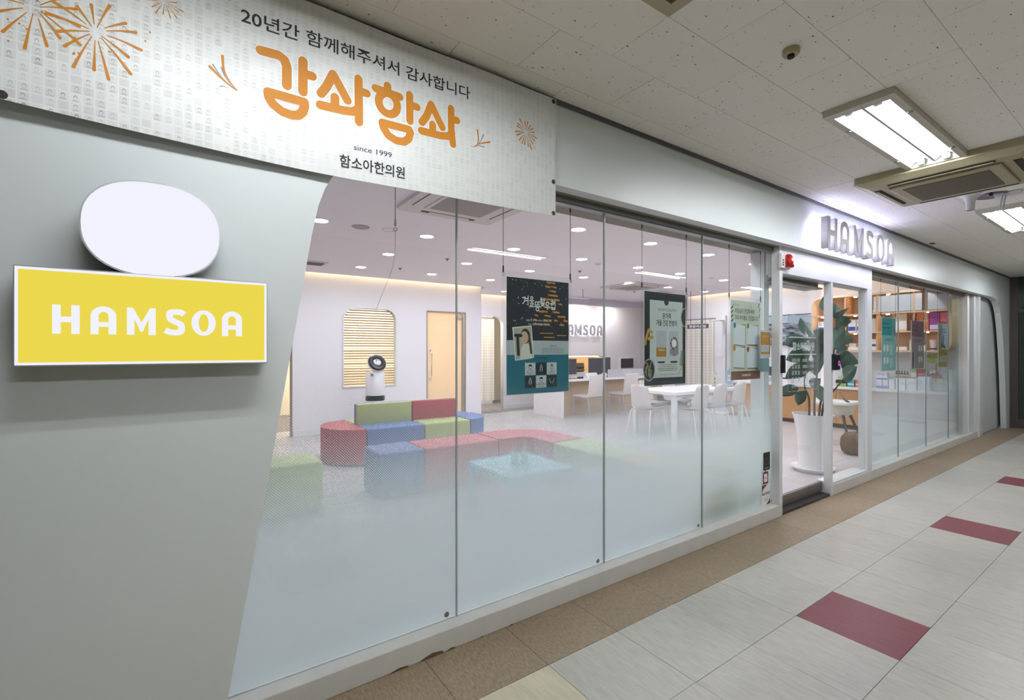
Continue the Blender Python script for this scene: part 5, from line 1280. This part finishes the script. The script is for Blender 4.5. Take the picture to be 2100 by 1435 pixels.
MB().raw([(7.08, 7.37, .787), (7.42, 7.37, .787), (7.46, 7.50, .90), (7.12, 7.50, .90), (7.12, 7.53, .787), (7.46, 7.53, .787)], [(0, 1, 2, 3), (0, 3, 4), (1, 5, 2), (3, 2, 5, 4), (0, 4, 5, 1)]).build('card', mat('card_white', 'e8e6ea', .5), t)
b = MB()
for k in range(4): b.poly(Frame((7.08, 7.37, .787), (1, 0, 0), (.30, 1, .87)), [(.06+.03*k, .03+.028*k), (.28+.03*k, .03+.028*k), (.28+.03*k, .038+.028*k), (.06+.03*k, .038+.028*k)], -.0012)
b.build('print', mat('card_red', 'b86a74', .6), t, recalc=False)
small('keyboard', 'dark keyboard on the reception desk by the left monitor', 'keyboard', 7.0, 7.38, 7.64, 7.76, .762, .785, '4a4a50')
small('pen_tray', 'small grey pen tray on the reception ledge beside the poster', 'tray', 6.62, 6.80, 7.40, 7.50, .786, .815, '8a8a90')
small('stapler', 'black stapler on the reception ledge before the left monitor', 'stapler', 6.86, 7.0, 7.42, 7.47, .786, .825, '2e2e34')
small('card_terminal', 'dark card terminal on the reception ledge right of the notice card', 'card terminal', 7.52, 7.62, 7.40, 7.52, .786, .83, '55555c')
t = tag(MB().lathe([(0, 0), (.05, 0), (.055, .03), (.07, .06), (.045, .10), (0, .115)], (7.70, 7.50, .786), 20).build('hand_sanitizer', mat('sanitizer_white', 'e6e4e8', .4), smooth=.6), 'rounded white dispenser beside the privacy screen on the desk', 'dispenser')
t = thing('wall_display', 'dark wall display with a white frame beyond the reception chairs', 'display', (10.43, 9.28, .86))
MB().box(10.15, 10.72, 9.262, 9.30, .85, 1.175, .004, 1).build('frame', WHITE2, t); MB().box(10.18, 10.69, 9.256, 9.264, .88, 1.15).build('screen', mat('screen_dark', '3c3a42', .25), t)
t = thing('reception_letters', 'silver capital letters with white halo light on the reception wall', 'sign', (8.5, 9.25, 1.79))
RF = FRONT(9.235)
RX = [7.92, 8.166, 8.412, 8.697, 8.943, 9.217]
rl_ = logotype(RF, RX, 1.785, .28, .20, -.035, 0, mat('letter_silver', 'b6b1b6', .35, .3), t)
logotype(RF, RX, 1.785, .28, .11, -.042, -.038, lamp('halo_led_reception', 'e8e8ff', 6), rl_, 'halo_light')
t = thing('staff_letters', 'small dark letters on the wall beside the curtained doorway', 'sign', (6.4, 9.29, 1.75))
text('ST', FRONT(9.299), 6.285, 1.735, .105, GREYINK, t, bold=.01, n=.002)
# ================================================================== CURTAINS, HEIGHT SCALE, TV
def curtain_mat():
    m, N, L = new_mat('checked_curtain'); N.remove(N['Principled BSDF'])
    tc = N.new('ShaderNodeTexCoord'); s = N.new('ShaderNodeSeparateXYZ'); L.new(tc.outputs['UV'], s.inputs[0])
    a = mth(N, L, 'LESS_THAN', mth(N, L, 'FRACT', mth(N, L, 'MULTIPLY', s.outputs['X'], 14)), .22); c = mth(N, L, 'LESS_THAN', mth(N, L, 'FRACT', mth(N, L, 'MULTIPLY', s.outputs['Y'], 26)), .25)
    k = mth(N, L, 'MULTIPLY', mth(N, L, 'ADD', a, c), .5)
    mx = N.new('ShaderNodeMix'); mx.data_type = 'RGBA'; mx.inputs[6].default_value = (*lin('f8f6ee'), 1); mx.inputs[7].default_value = (*lin('e2d6c9'), 1)
    L.new(k, mx.inputs[0])
    df = N.new('ShaderNodeBsdfDiffuse'); tl = N.new('ShaderNodeBsdfTranslucent'); L.new(mx.outputs[2], df.inputs[0]); L.new(mx.outputs[2], tl.inputs[0])
    sh = N.new('ShaderNodeMixShader'); sh.inputs[0].default_value = .4; L.new(df.outputs[0], sh.inputs[1]); L.new(tl.outputs[0], sh.inputs[2])
    L.new(sh.outputs[0], N['Material Output'].inputs[0]); return m
CURT = curtain_mat()
def curtain(label, p0, p1, z0, z1, folds, amp):
    p0, p1 = Vector((*p0, 0)), Vector((*p1, 0)); d = (p1-p0); nrm = Vector((-d.y, d.x, 0)).normalized()
    t = thing('curtain', label, 'curtain', ((p0+p1)/2+Vector((0, 0, z0)))[:], group='checked curtains in the clinic doorways')
    n = folds*8; rows = []; uvs = []
    for j in range(9):
        z = z0+(z1-z0)*j/8
        rows.append([tuple(p0+d*(i/n)+nrm*amp*math.sin(2*PI*folds*i/n)*(1.0-.35*j/8)+Vector((0, 0, z))) for i in range(n+1)])
    o = MB().grid(rows).build('cloth', CURT, t, smooth=3, recalc=False)
    uv = o.data.uv_layers.new(name='UVMap')
    for li in o.data.loops:
        v = o.data.vertices[li.vertex_index].co; q = (v+wloc(t)-p0); uv.data[li.index].uv = ((q.dot(d.normalized()))/1.0, (v.z+wloc(t).z)/1.7)
    MB().cyl(tuple(p0+Vector((0, 0, z1+.01))), tuple(p1+Vector((0, 0, z1+.01))), .01, k=8).build('rail', ALU, t)
    if d.x == 0:
        for p in (p0, p1): MB().box(p.x-.01, 9.95, p.y-.01, p.y+.01, z1, z1+.02).build('rail_bracket', ALU, t)
curtain('checked cream curtain in the left doorway beside the blind window wall', (5.12, 9.36), (5.98, 9.36), .22, 2.13, 5, .03)
MB_c = curtain('checked cream curtain hanging at the right wall beside the black poster', (9.87, 6.98), (9.87, 6.22), .55, 2.10, 6, .025)
t = thing('height_scale', 'tall white height measuring post with a pale green head plate before the right wall', 'height scale', (9.75, 5.87, 0))
MB().box(9.72, 9.78, 5.83, 5.91, 0, 2.15, .004, 1).build('post', WHITE2, t); MB().box(9.70, 9.72, 5.80, 5.83, .05, 2.15).build('ruler', mat('ruler_grey', 'a6a6aa', .4), t)
MB().box(9.55, 9.74, 5.86, 6.05, 2.03, 2.05, .004, 1).build('head_plate', mat('plate_green', 'c3cdb0', .4), t); MB().box(9.40, 9.8, 5.7, 6.05, 0, .05, .01).build('foot_plate', WHITE2, t)
t = thing('wall_television', 'wall television showing a grey rocky shore, seen through the sliding door', 'television', (9.92, 4.55, 1.53))
def tv_mat():
    m, N, L = new_mat('tv_picture'); N.remove(N['Principled BSDF'])
    g = N.new('ShaderNodeNewGeometry'); s = N.new('ShaderNodeSeparateXYZ'); L.new(g.outputs['Position'], s.inputs[0])
    mp = N.new('ShaderNodeMapping'); mp.inputs['Scale'].default_value = (1, 4, 14); L.new(g.outputs['Position'], mp.inputs[0])
    n = N.new('ShaderNodeTexNoise'); n.inputs['Scale'].default_value = 1.4; n.inputs['Detail'].default_value = 5; L.new(mp.outputs[0], n.inputs['Vector'])
    r = N.new('ShaderNodeValToRGB'); r.color_ramp.elements[0].position = .36; r.color_ramp.elements[0].color = (*lin('2b2b38'), 1); r.color_ramp.elements[1].position = .66; r.color_ramp.elements[1].color = (*lin('d6d6ea'), 1)
    L.new(n.outputs['Fac'], r.inputs[0])
    sky = mth(N, L, 'GREATER_THAN', mth(N, L, 'ADD', s.outputs['Z'], mth(N, L, 'MULTIPLY', n.outputs['Fac'], .06)), 1.96)
    mx = N.new('ShaderNodeMix'); mx.data_type = 'RGBA'; L.new(sky, mx.inputs[0]); L.new(r.outputs[0], mx.inputs[6]); mx.inputs[7].default_value = (*lin('d2d8ee'), 1)
    e = N.new('ShaderNodeEmission'); e.inputs[1].default_value = .6; L.new(mx.outputs[2], e.inputs[0]); L.new(e.outputs[0], N['Material Output'].inputs[0]); return m
MB().box(9.90, 9.95, 4.17, 5.15, 1.50, 2.10, .004, 1).build('housing', BLACK, t)
MB().rect(SIDE(9.8985), -5.135, -4.185, 1.515, 2.085, .0004).build('screen', tv_mat(), t, recalc=False)

# ================================================================== SHELF WALL AND COUNTER
t = thing('oak_counter', 'long oak fronted counter with a white top along the right wall', 'counter', (9.78, 4.1, 0))
OAKC = wood_mat('counter_oak', 'b8895c', 'cda273', 'Z')
for k in range(7):
    y0 = 2.16+.50*k; MB().box(9.60, 9.62, y0+.002, y0+.498, .08, .70, .002, 1).build('door', OAKC, t)
MB().box(9.62, 9.945, 2.16, 5.66, .08, .70).build('carcass', OAKC, t)
MB().box(9.66, 9.945, 2.16, 5.66, 0, .08).build('plinth', mat('plinth_dark', '5d5148', .6), t)
MB().box(9.57, 9.945, 2.16, 5.66, .70, .745, .004, 1).build('worktop', mat('desk_white', 'efeded', .4), t)
t = thing('display_shelf', 'oak display shelf with a rounded corner and lit compartments on the right wall', 'shelf', (9.77, 3.07, 1.36))
S9 = SIDE(0)
y0, y1, zb, zt = 2.10, 4.06, 1.36, 2.36
def rr(e):
    a0, a1, b0, b1, r = -y1+e, -y0-e, zb+e, zt-e, .16-e
    return arc(a0+r, b1-r, r, PI/2, PI, 6) + [(a0, b0)] + arc(a1-r, b0+r, r, -PI/2, 0, 6) + [(a1, b1)]
sh = curve_mesh([rr(0), rr(.03)], .19); in_frame(sh, S9, 0, 0, -9.77); bm = bmesh.new(); bm.from_mesh(sh); s_ = MB(); s_.bm.free(); s_.bm = bm
s_.build('frame', OAKL, t)
MB().poly(S9, rr(.01), -9.948).build('back_panel', wood_mat('shelf_back', 'b29a84', 'c0a890', 'Y'), t, recalc=False)
for z in (1.705, 2.02): MB().box(9.585, 9.945, y0+.02, y1-.02, z-.022, z).build('shelf_board', OAKL, t)
for y in (2.56, 3.05, 3.52): MB().box(9.60, 9.945, y-.012, y+.012, 1.39, 2.33).build('divider', OAK, t)
SPT = lamp('shelf_spot', 'ffcfa4', 48)
for y in (2.42, 2.93, 3.40, 3.92):
    for z in (1.683, 1.998, 2.33):
        MB().cyl((9.70, y, z-.012), (9.70, y, z), .022, k=12).build('spot_light', SPT, t)
for (a, b) in ((2.46, 3.10), (2.12, 2.39)):
    MB().box(9.602, 9.608, a, b, 2.03, 2.30).build('frosted_panel', frosted('panel_frost', 'eef6fa', .5, .12), t)  # two pale frosted sheets across the top compartments

def box_(label, y0, y1, z0, z1, c, x0=9.64, dx=.12, face=None, cat='box', name='product_box', group='product boxes on the shelf and counter', rows_=None):
    t = thing(name, label, cat, (x0+dx/2, (y0+y1)/2, z0), group=group)
    t = MB().box(x0, x0+dx, y0+.002, y1-.002, z0, z1, .002, 1).build('carton', mat('carton_'+c, c, .5), t)
    if face:
        fc, f0, f1 = face; h = z1-z0
        MB().rect(SIDE(x0), -y1+.008, -y0-.008, z0+h*f0, z0+h*f1, .0006).build('front_print', mat('carton_print_'+fc, fc, .5), t, recalc=False)
    if rows_: bars(SIDE(x0), -y1+.015, -y0-.015, z0+(z1-z0)*rows_, 2, .022, GREYINK, t, .010, int(y0*100), 'L')
    return t
B2 = 1.706; B3 = 1.392; B1 = 2.021; CT_ = .746
box_('white box with a blue lower half at the left end of the middle shelf', 3.80, 3.97, B2, 1.915, 'ece8e6', face=('4a5aa8', .08, .5), rows_=.8)
box_('white box with a blue front on the middle shelf, left of a pair', 3.37, 3.49, B2, 1.925, 'ece8e6', face=('3f4fa8', .12, .45), rows_=.8)
box_('white box with a blue front on the middle shelf, right of a pair', 3.24, 3.36, B2, 1.925, 'ece8e6', face=('3f4fa8', .12, .45), rows_=.8)
box_('white box on a blue based carton on the lower shelf beside the plant', 3.58, 3.72, B3, 1.57, 'e6e2e4', face=('4650a0', .05, .4), rows_=.8)
box_('small white box at the bottom of a two box stack on the lower shelf', 3.34, 3.49, B3, 1.445, 'efe9e4')
box_('small cream box on top of a two box stack on the lower shelf', 3.37, 3.47, 1.4455, 1.51, 'e8ddd0', rows_=.7)
box_('small white box right of the two box stack on the lower shelf', 3.22, 3.32, B3, 1.45, 'efe9e4')
box_('white and blue box beside the third divider on the lower shelf', 3.07, 3.18, B3, 1.58, 'e8e4e4', face=('4a4a90', .35, .55))
box_('grey white box beside the third divider on the middle shelf', 3.075, 3.19, B2+.001, 1.93, 'd8ccc4')
box_('cream standing box with a white picture on the middle shelf', 2.66, 2.86, B2, 2.0, 'e3c49c', face=('f2ece6', .1, .55), dx=.05)
box_('orange standing bag on the middle shelf', 2.385, 2.54, B2, 1.985, 'e2742a', face=('f0a060', .5, .6), dx=.06)
box_('purple standing box on the middle shelf', 2.255, 2.38, B2, 1.985, 'a03c96', face=('e6dcea', .05, .3), dx=.06)
box_('pink red standing box at the right end of the middle shelf', 2.14, 2.25, B2, 1.98, 'd8606a', face=('ecd6da', .05, .3), dx=.06)
box_('small flat white box on the lower shelf behind the teal poster', 2.66, 2.80, B3, 1.45, 'f0eae4')
box_('narrow upright white box on the lower shelf near the mauve poster', 2.585, 2.63, B3, 1.56, 'eadfd2')
box_('little white box beside the white cup on the lower shelf', 2.42, 2.48, B3, 1.47, 'f0eae4')
t = thing('paper_cup', 'white paper cup with a blue foot band on the lower shelf', 'cup', (9.70, 2.345, B3), group='product boxes on the shelf and counter')
MB().lathe([(0, 0), (.035, 0), (.036, .03), (.048, .165), (.044, .165), (0, .15)], (9.70, 2.345, B3), 20).build('body', mat('cup_white', 'eceaea', .5), t, smooth=.6); MB().lathe([(.0362, .012), (.0385, .035)], (9.70, 2.345, B3), 20).build('band', mat('cup_blue', '42569c', .5), t)
t = thing('teapot', 'dark glossy round pot behind the frosted panel of the top shelf', 'pot', (9.75, 2.92, B1))
MB().lathe([(0, 0), (.05, 0), (.075, .03), (.07, .07), (.035, .095), (.012, .10), (.014, .115), (0, .12)], (9.75, 2.92, B1), 24).build('body', mat('pot_dark', '3d5458', .2), t, smooth=.7); MB().tube([(9.75, 2.85, B1+.05), (9.75, 2.81, B1+.07), (9.75, 2.795, B1+.09)], .01, 8).build('spout', mat('pot_dark', '3d5458', .2), t)
t = tag(MB().lathe([(0, 0), (.055, 0), (.06, .06), (.03, .11), (.02, .15), (0, .16)], (9.78, 2.74, B1), 18).build('vase', mat('vase_blue', '7d90a8', .3), smooth=.7), 'blue grey vase behind the frosted panel of the top shelf', 'vase')
tag(MB().box(9.66, 9.76, 3.78, 3.88, B1, 2.05, .008).build('folded_cloth', mat('cloth_white', 'e6e0da', .7)), 'small white folded cloth on the top left shelf', 'cloth')
tag(MB().lathe([(0, 0), (.02, 0), (.02, .06), (.008, .08), (.008, .10), (0, .10)], (9.70, 3.12, B1), 14).build('little_bottle', mat('bottle_pale', 'd8d0c8', .3), smooth=.6), 'little pale bottle on the top shelf beside the third divider', 'bottle')
# counter goods
box_('white and blue flat box, bottom of the stack at the left of the right window', 2.92, 3.08, .90, .955, 'dfe3ea', face=('6f86c0', .0, .45), x0=9.66)
box_('white flat box, top of the stack at the left of the right window', 2.93, 3.07, .9555, 1.02, 'dcdde0', rows_=.7, x0=9.66)
for k, (a, b, h, c, l) in enumerate(((2.995, 3.075, .15, 'e3e6ec', 'white carton in the counter row, first from the left under the stack'), (2.91, 2.99, .15, 'e3e6ec', 'white carton in the counter row, second from the left under the stack'), (2.82, 2.90, .17, 'e6e8ea', 'white carton in the counter row, third from the left'), (2.68, 2.81, .17, 'e9ebee', 'wide white carton with two round prints in the counter row'), (2.535, 2.67, .18, 'e6e9ec', 'wide white carton with two small marks in the counter row'), (2.375, 2.525, .225, 'd9e4ee', 'tall pale blue carton with two rings, last in the counter row'))):
    t = box_(l, a, b, CT_, CT_+h, c)
    if k < 2: MB().rect(SIDE(9.64), -b+.005, -a-.005, CT_+.005, CT_+.05, .0006).build('front_print', mat('carton_print_6f86c0', '6f86c0', .5), t, recalc=False)
    if k >= 3:
        for d in (.3, .7): MB().ring(SIDE(9.64), -(a+(b-a)*d), CT_+h*.62, .010, .014, .0008, 14).build('ring_print', GREYINK, t, recalc=False)
box_('low brown display tray carrying bottles behind the carton row', 2.42, 3.06, CT_, .90, 'cbb79c', x0=9.80, dx=.13, name='display_riser', cat='riser', group=None) if False else None
rs = tag(MB().box(9.775, 9.945, 2.20, 3.1, CT_, .94, .004, 1).build('display_riser', mat('riser_white', 'e2dcd4', .5)), 'low white riser behind the carton row on the counter', 'riser')
for k in range(5):
    y = 2.85-.036*k; t = thing('brown_bottle', 'small brown bottle with a pale label on the riser, %s from the left' % ORD[k], 'bottle', (9.83, y, .94), group='small brown bottles on the riser')
    MB().lathe([(0, 0), (.014, 0), (.015, .004), (.015, .065), (.007, .082), (.007, .092), (0, .092)], (9.83, y, .94), 14).build('body', mat('bottle_brown', '5a4030', .25), t, smooth=.6)
    MB().cyl((9.83, y, 1.032), (9.83, y, 1.05), .009, k=12).build('cap', BLACK, t); MB().lathe([(.0154, .012), (.0154, .05)], (9.83, y, .94), 14).build('label', mat('bottle_label', 'd9cfb8', .6), t)
box_('green and white pouch standing on the riser', 2.575, 2.66, .941, 1.085, 'a7b87a', face=('ece8dc', .1, .6), x0=9.80, dx=.04)
box_('dull red box on the riser beside the green pouch', 2.47, 2.57, .941, 1.085, 'b4545c', face=('d8a0a4', .35, .5), x0=9.80, dx=.08)
t = thing('gift_basket', 'cellophane wrapped gift basket with pink blossoms on the riser', 'gift basket', (9.85, 2.37, .94))
MB().lathe([(0, 0), (.055, 0), (.07, .05), (.066, .05), (.05, .006), (0, .006)], (9.85, 2.37, .94), 18).build('basket', mat('basket_tan', 'b08a60', .7), t)
q = random.Random(2)
for k in range(12): MB().sphere((9.85+q.uniform(-.045, .045), 2.37+q.uniform(-.05, .05), .99+q.uniform(0, .07)), q.uniform(.016, .026), 10).build('blossom', mat('blossom_pink', 'd88a90', .6) if k % 3 else mat('blossom_cream', 'efe0d2', .6), t, smooth=3)
MB().lathe([(.072, .03), (.085, .08), (.08, .14), (.03, .17), (.02, .175), (.05, .20)], (9.85, 2.37, .94), 14).build('cellophane', ACRYL, t)
box_('grey white upright box at the right end of the counter', 2.115, 2.17, .60+.146, 1.09, 'c9cfce', x0=9.70, dx=.06)
box_('grey green upright box beside the grey white box at the counter end', 2.18, 2.235, .60+.146, 1.08, 'a8b4b2', x0=9.70, dx=.06)
t = thing('leaf_ornament', 'yellow green leafy ornament on a thin stem behind the mustard poster', 'ornament', (9.70, 2.31, CT_))
MB().tube([(9.70, 2.31, CT_), (9.70, 2.315, .95), (9.70, 2.31, 1.17)], .006, 6).build('stem', mat('stem_brown', '6e5a40', .6), t); MB().cyl((9.70, 2.31, CT_), (9.70, 2.31, CT_+.012), .04).build('foot', mat('stem_brown', '6e5a40', .6), t)
for k, (dy, dz, r) in enumerate(((-.07, .06, .06), (.06, .05, .06), (0, .12, .065), (-.04, .0, .05), (.09, .12, .05), (-.09, .13, .05))): MB().sphere((9.70+.01*k, 2.31+dy, 1.18+dz), r, 10, (.15, 1, .6)).build('leaf', mat('leaf_lime', '9aa848', .5), t, smooth=3)
box_('green topped flat box at the left of the counter goods behind the plant', 3.52, 3.68, CT_, .80, '8fb06a', x0=9.66)
box_('black flat box on the counter behind the plant', 3.52, 3.70, .801, .86, '2c2c30', x0=9.68)
box_('light green packet stacked on the black box behind the plant', 3.53, 3.66, .861, .92, 'a8c890', x0=9.68)
box_('teal carton on the counter right of the plant', 3.39, 3.50, CT_, .87, '4aa0a8', face=('d8e6e6', .3, .5))
box_('orange carton on the counter right of the teal carton', 3.28, 3.38, CT_, .87, 'd87040', face=('ecd0c0', .3, .5))
box_('white carton with black top behind the timetable on the counter', 4.45, 4.66, CT_, .86, 'e6e4e2', face=('2e2e32', .75, .98))
t = thing('counter_computer', 'white computer display with a dark edge on the counter behind the pale green poster', 'monitor', (9.8, 4.95, CT_))
MB().box(9.80, 9.83, 4.80, 5.15, .84, 1.08, .006).build('screen', WHITE2, t); MB().box(9.79, 9.802, 4.82, 5.13, .88, 1.06).build('panel', mat('screen_dark', '3c3a42', .25), t); MB().box(9.78, 9.88, 4.90, 5.04, CT_, CT_+.015).build('foot', WHITE2, t); MB().box(9.81, 9.825, 4.95, 4.99, CT_+.01, .86).build('stalk', WHITE2, t)
t = thing('wall_picture', 'dark violet framed picture on the right wall beside the pale green poster', 'picture', (9.94, 5.1, 1.7))
MB().box(9.925, 9.95, 4.83, 5.3, 1.55, 2.0, .004, 1).build('frame', BLACK, t); MB().rect(SIDE(9.924), -5.28, -4.85, 1.57, 1.98, .0006).build('print', mat('print_violet', '6a5a8c', .5, var=.5, scale=14), t, recalc=False)

# ================================================================== PLANT, HIGH CHAIR, POUF
t = thing('potted_plant', 'tall rubber plant with large dark leaves in a white pot behind the sliding door', 'plant', (5.99, 2.52, 0))
PX, PY = 5.99, 2.52
MB().lathe([(0, .035), (.145, .035), (.15, .06), (.152, .2), (.165, .4), (.192, .60), (.208, .645), (.212, .66), (.20, .66), (.192, .64), (.17, .60), (0, .60)], (PX, PY, 0), 40).build('pot', mat('pot_white', 'e9e8e8', .22, coat=.3), t, smooth=.7)
MB().lathe([(0, 0), (.185, 0), (.20, .02), (.232, .05), (.228, .055), (.2, .035), (.15, .034), (0, .034)], (PX, PY, 0), 40).build('saucer', mat('pot_white', 'e9e8e8', .22, coat=.3), t, smooth=.7)
MB().lathe([(0, .605), (.178, .605)], (PX, PY, 0), 28).build('soil', mat('soil', '4a3c30', .9, var=.3, scale=80), t)
STEM = mat('plant_stem', '5b4a38', .7, var=.2, scale=40)
for s in ([(5.92, 2.53, 0.6), (5.91, 2.53, 0.85), (5.87, 2.56, 0.99), (5.9, 2.54, 1.27), (5.96, 2.5, 1.5)], [(5.98, 2.5, 0.6), (5.99, 2.5, 0.88), (6.01, 2.48, 1.16), (6.06, 2.45, 1.5), (6.1, 2.42, 1.72)], [(6.04, 2.48, 0.6), (6.06, 2.46, 0.82), (6.15, 2.40, 0.89), (6.28, 2.32, 1.06), (6.37, 2.28, 1.2)], [(6.06, 2.46, 0.6), (6.1, 2.43, 0.93), (6.16, 2.39, 1.27), (6.19, 2.36, 1.55), (6.17, 2.35, 1.75)]):
    MB().tube(smooth_line(s, 3), .013, 8, .006).build('stem', STEM, t, smooth=.9)
LEAF = mat('rubber_leaf', '52695c', .30, var=.18, scale=9, coat=.25)
LEAVES = [(6.1, 2.3, 1.75, 5.92, 2.13, 1.86), (6.15, 2.32, 1.76, 6.13, 2.38, 1.95), (6.18, 2.36, 1.7, 6.21, 2.22, 1.77), (6.01, 2.29, 1.67, 6.3, 2.25, 1.73), (6.16, 2.27, 1.67, 5.94, 2.3, 1.41), (6.23, 2.49, 1.64, 6.09, 2.58, 1.43), (6.17, 2.48, 1.47, 6.06, 2.54, 1.27), (6.32, 2.3, 1.43, 6.06, 2.31, 1.32), (6.24, 2.36, 1.34, 6.61, 2.28, 1.24), (6.26, 2.3, 1.33, 6.48, 2.27, 1.13), (6.42, 2.24, 1.2, 6.11, 2.25, 1.05), (6.67, 2.22, 1.46, 6.64, 2.25, 1.34), (6.14, 2.3, 0.92, 6.05, 2.17, 0.82), (5.99, 2.61, 0.92, 5.91, 2.65, 0.75), (5.88, 2.63, 0.96, 5.80, 2.81, 0.86), (6.04, 2.52, 1.55, 6.08, 2.7, 1.78), (5.86, 2.53, 1.49, 5.75, 2.68, 1.57), (5.9, 2.52, 1.38, 5.8, 2.73, 1.28), (6.14, 2.51, 1.27, 6.01, 2.41, 1.55), (5.86, 2.44, 1.11, 5.81, 2.33, 1.38), (6.09, 2.58, 1.15, 5.95, 2.65, 1.29), (6.05, 2.48, 0.99, 6.01, 2.41, 0.80), (5.83, 2.59, 1.55, 5.65, 2.66, 1.45), (6.05, 2.38, 1.83, 6.05, 2.43, 2.02), (6.25, 2.33, 1.55, 6.55, 2.32, 1.5), (5.98, 2.55, 1.21, 5.87, 2.77, 1.07), (6.07, 2.55, 0.92, 6.3, 2.57, 1.05), (5.95, 2.57, 1.33, 5.69, 2.58, 1.44), (5.9, 2.5, 1.6, 5.72, 2.45, 1.52), (5.92, 2.48, 1.25, 5.70, 2.40, 1.18)]
q = random.Random(12)
for (x0, y0, z0, x1, y1, z1) in LEAVES:
    a, b = Vector((x0, y0, z0)), Vector((x1, y1, z1)); d = b-a; l = d.length
    side = d.cross(Vector((.57+q.uniform(-.35, .35), .82, q.uniform(-.3, .3)))).normalized(); nr = side.cross(d).normalized()
    w_ = max(.05, min(.09, l*.34)); rows2 = []
    for i in range(9):
        u = i/8; ww = w_*(math.sin(PI*min(1, u**.85*.985+.012)))**.8; droop = nr*(-.10*l*(u-.5)**2*2 + .03*l)
        rows2.append([a+d*u+droop+side*ww*s+nr*abs(s)*ww*.28 for s in (-1, -.5, 0, .5, 1)])
    MB().grid(rows2).solid(.0012).build('leaf', LEAF, t, smooth=.9)
# high chair
t = thing('high_chair', 'white and cream child high chair with dark splayed legs behind the side light', 'high chair', (8.05, 3.05, 0))
HCX, HCY = 8.05, 3.05
MB().prism(XY, rrect(HCX-.27, HCX+.25, HCY-.24, HCY+.24, .06), .60, .635).bevel(.012, 2).build('tray', mat('tray_white', 'eceae6', .35), t, smooth=.6)
MB().lathe([(0, .40), (.12, .405), (.19, .46), (.225, .56), (.228, .60), (.21, .60), (.18, .48), (0, .43)], (HCX, HCY, 0), 28).build('seat_bowl', mat('bowl_cream', 'e2dcc6', .4), t, smooth=.8)
MB().prism(Frame((0, HCY+.20, 0)), rrect(HCX-.2, HCX+.2, .55, .86, .09), -.02, .02).build('backrest', mat('bowl_cream', 'e2dcc6', .4), t)
for sx in (-1, 1):
    for sy in (-1, 1): MB().tube([(HCX+sx*.12, HCY+sy*.12, .43), (HCX+sx*.25, HCY+sy*.25, 0)], .019, 10, .014).build('leg', mat('leg_slate', '4d4c52', .4, .3), t, smooth=.8)
t = thing('pouf', 'brown ribbed leather pouf on the floor below the high chair', 'pouf', (7.42, 2.58, 0))
m_ = MB(); k = 48; prof = [(.10, .0), (.165, .03), (.185, .12), (.175, .22), (.13, .28), (.06, .295), (.001, .29)]
m_.grid([[(7.42+r*math.cos(2*PI*i/k)*(1+.045*math.cos(12*2*PI*i/k)), 2.58+r*math.sin(2*PI*i/k)*(1+.045*math.cos(12*2*PI*i/k)), z) for r, z in prof] for i in range(k+1)])
m_.build('cover', mat('pouf_leather', '5e4224', .55, var=.2, scale=20), t, smooth=.9); MB().cyl((7.42, 2.58, .29), (7.42, 2.58, .30), .018).build('button', mat('pouf_button', '4d3c28', .4), t)
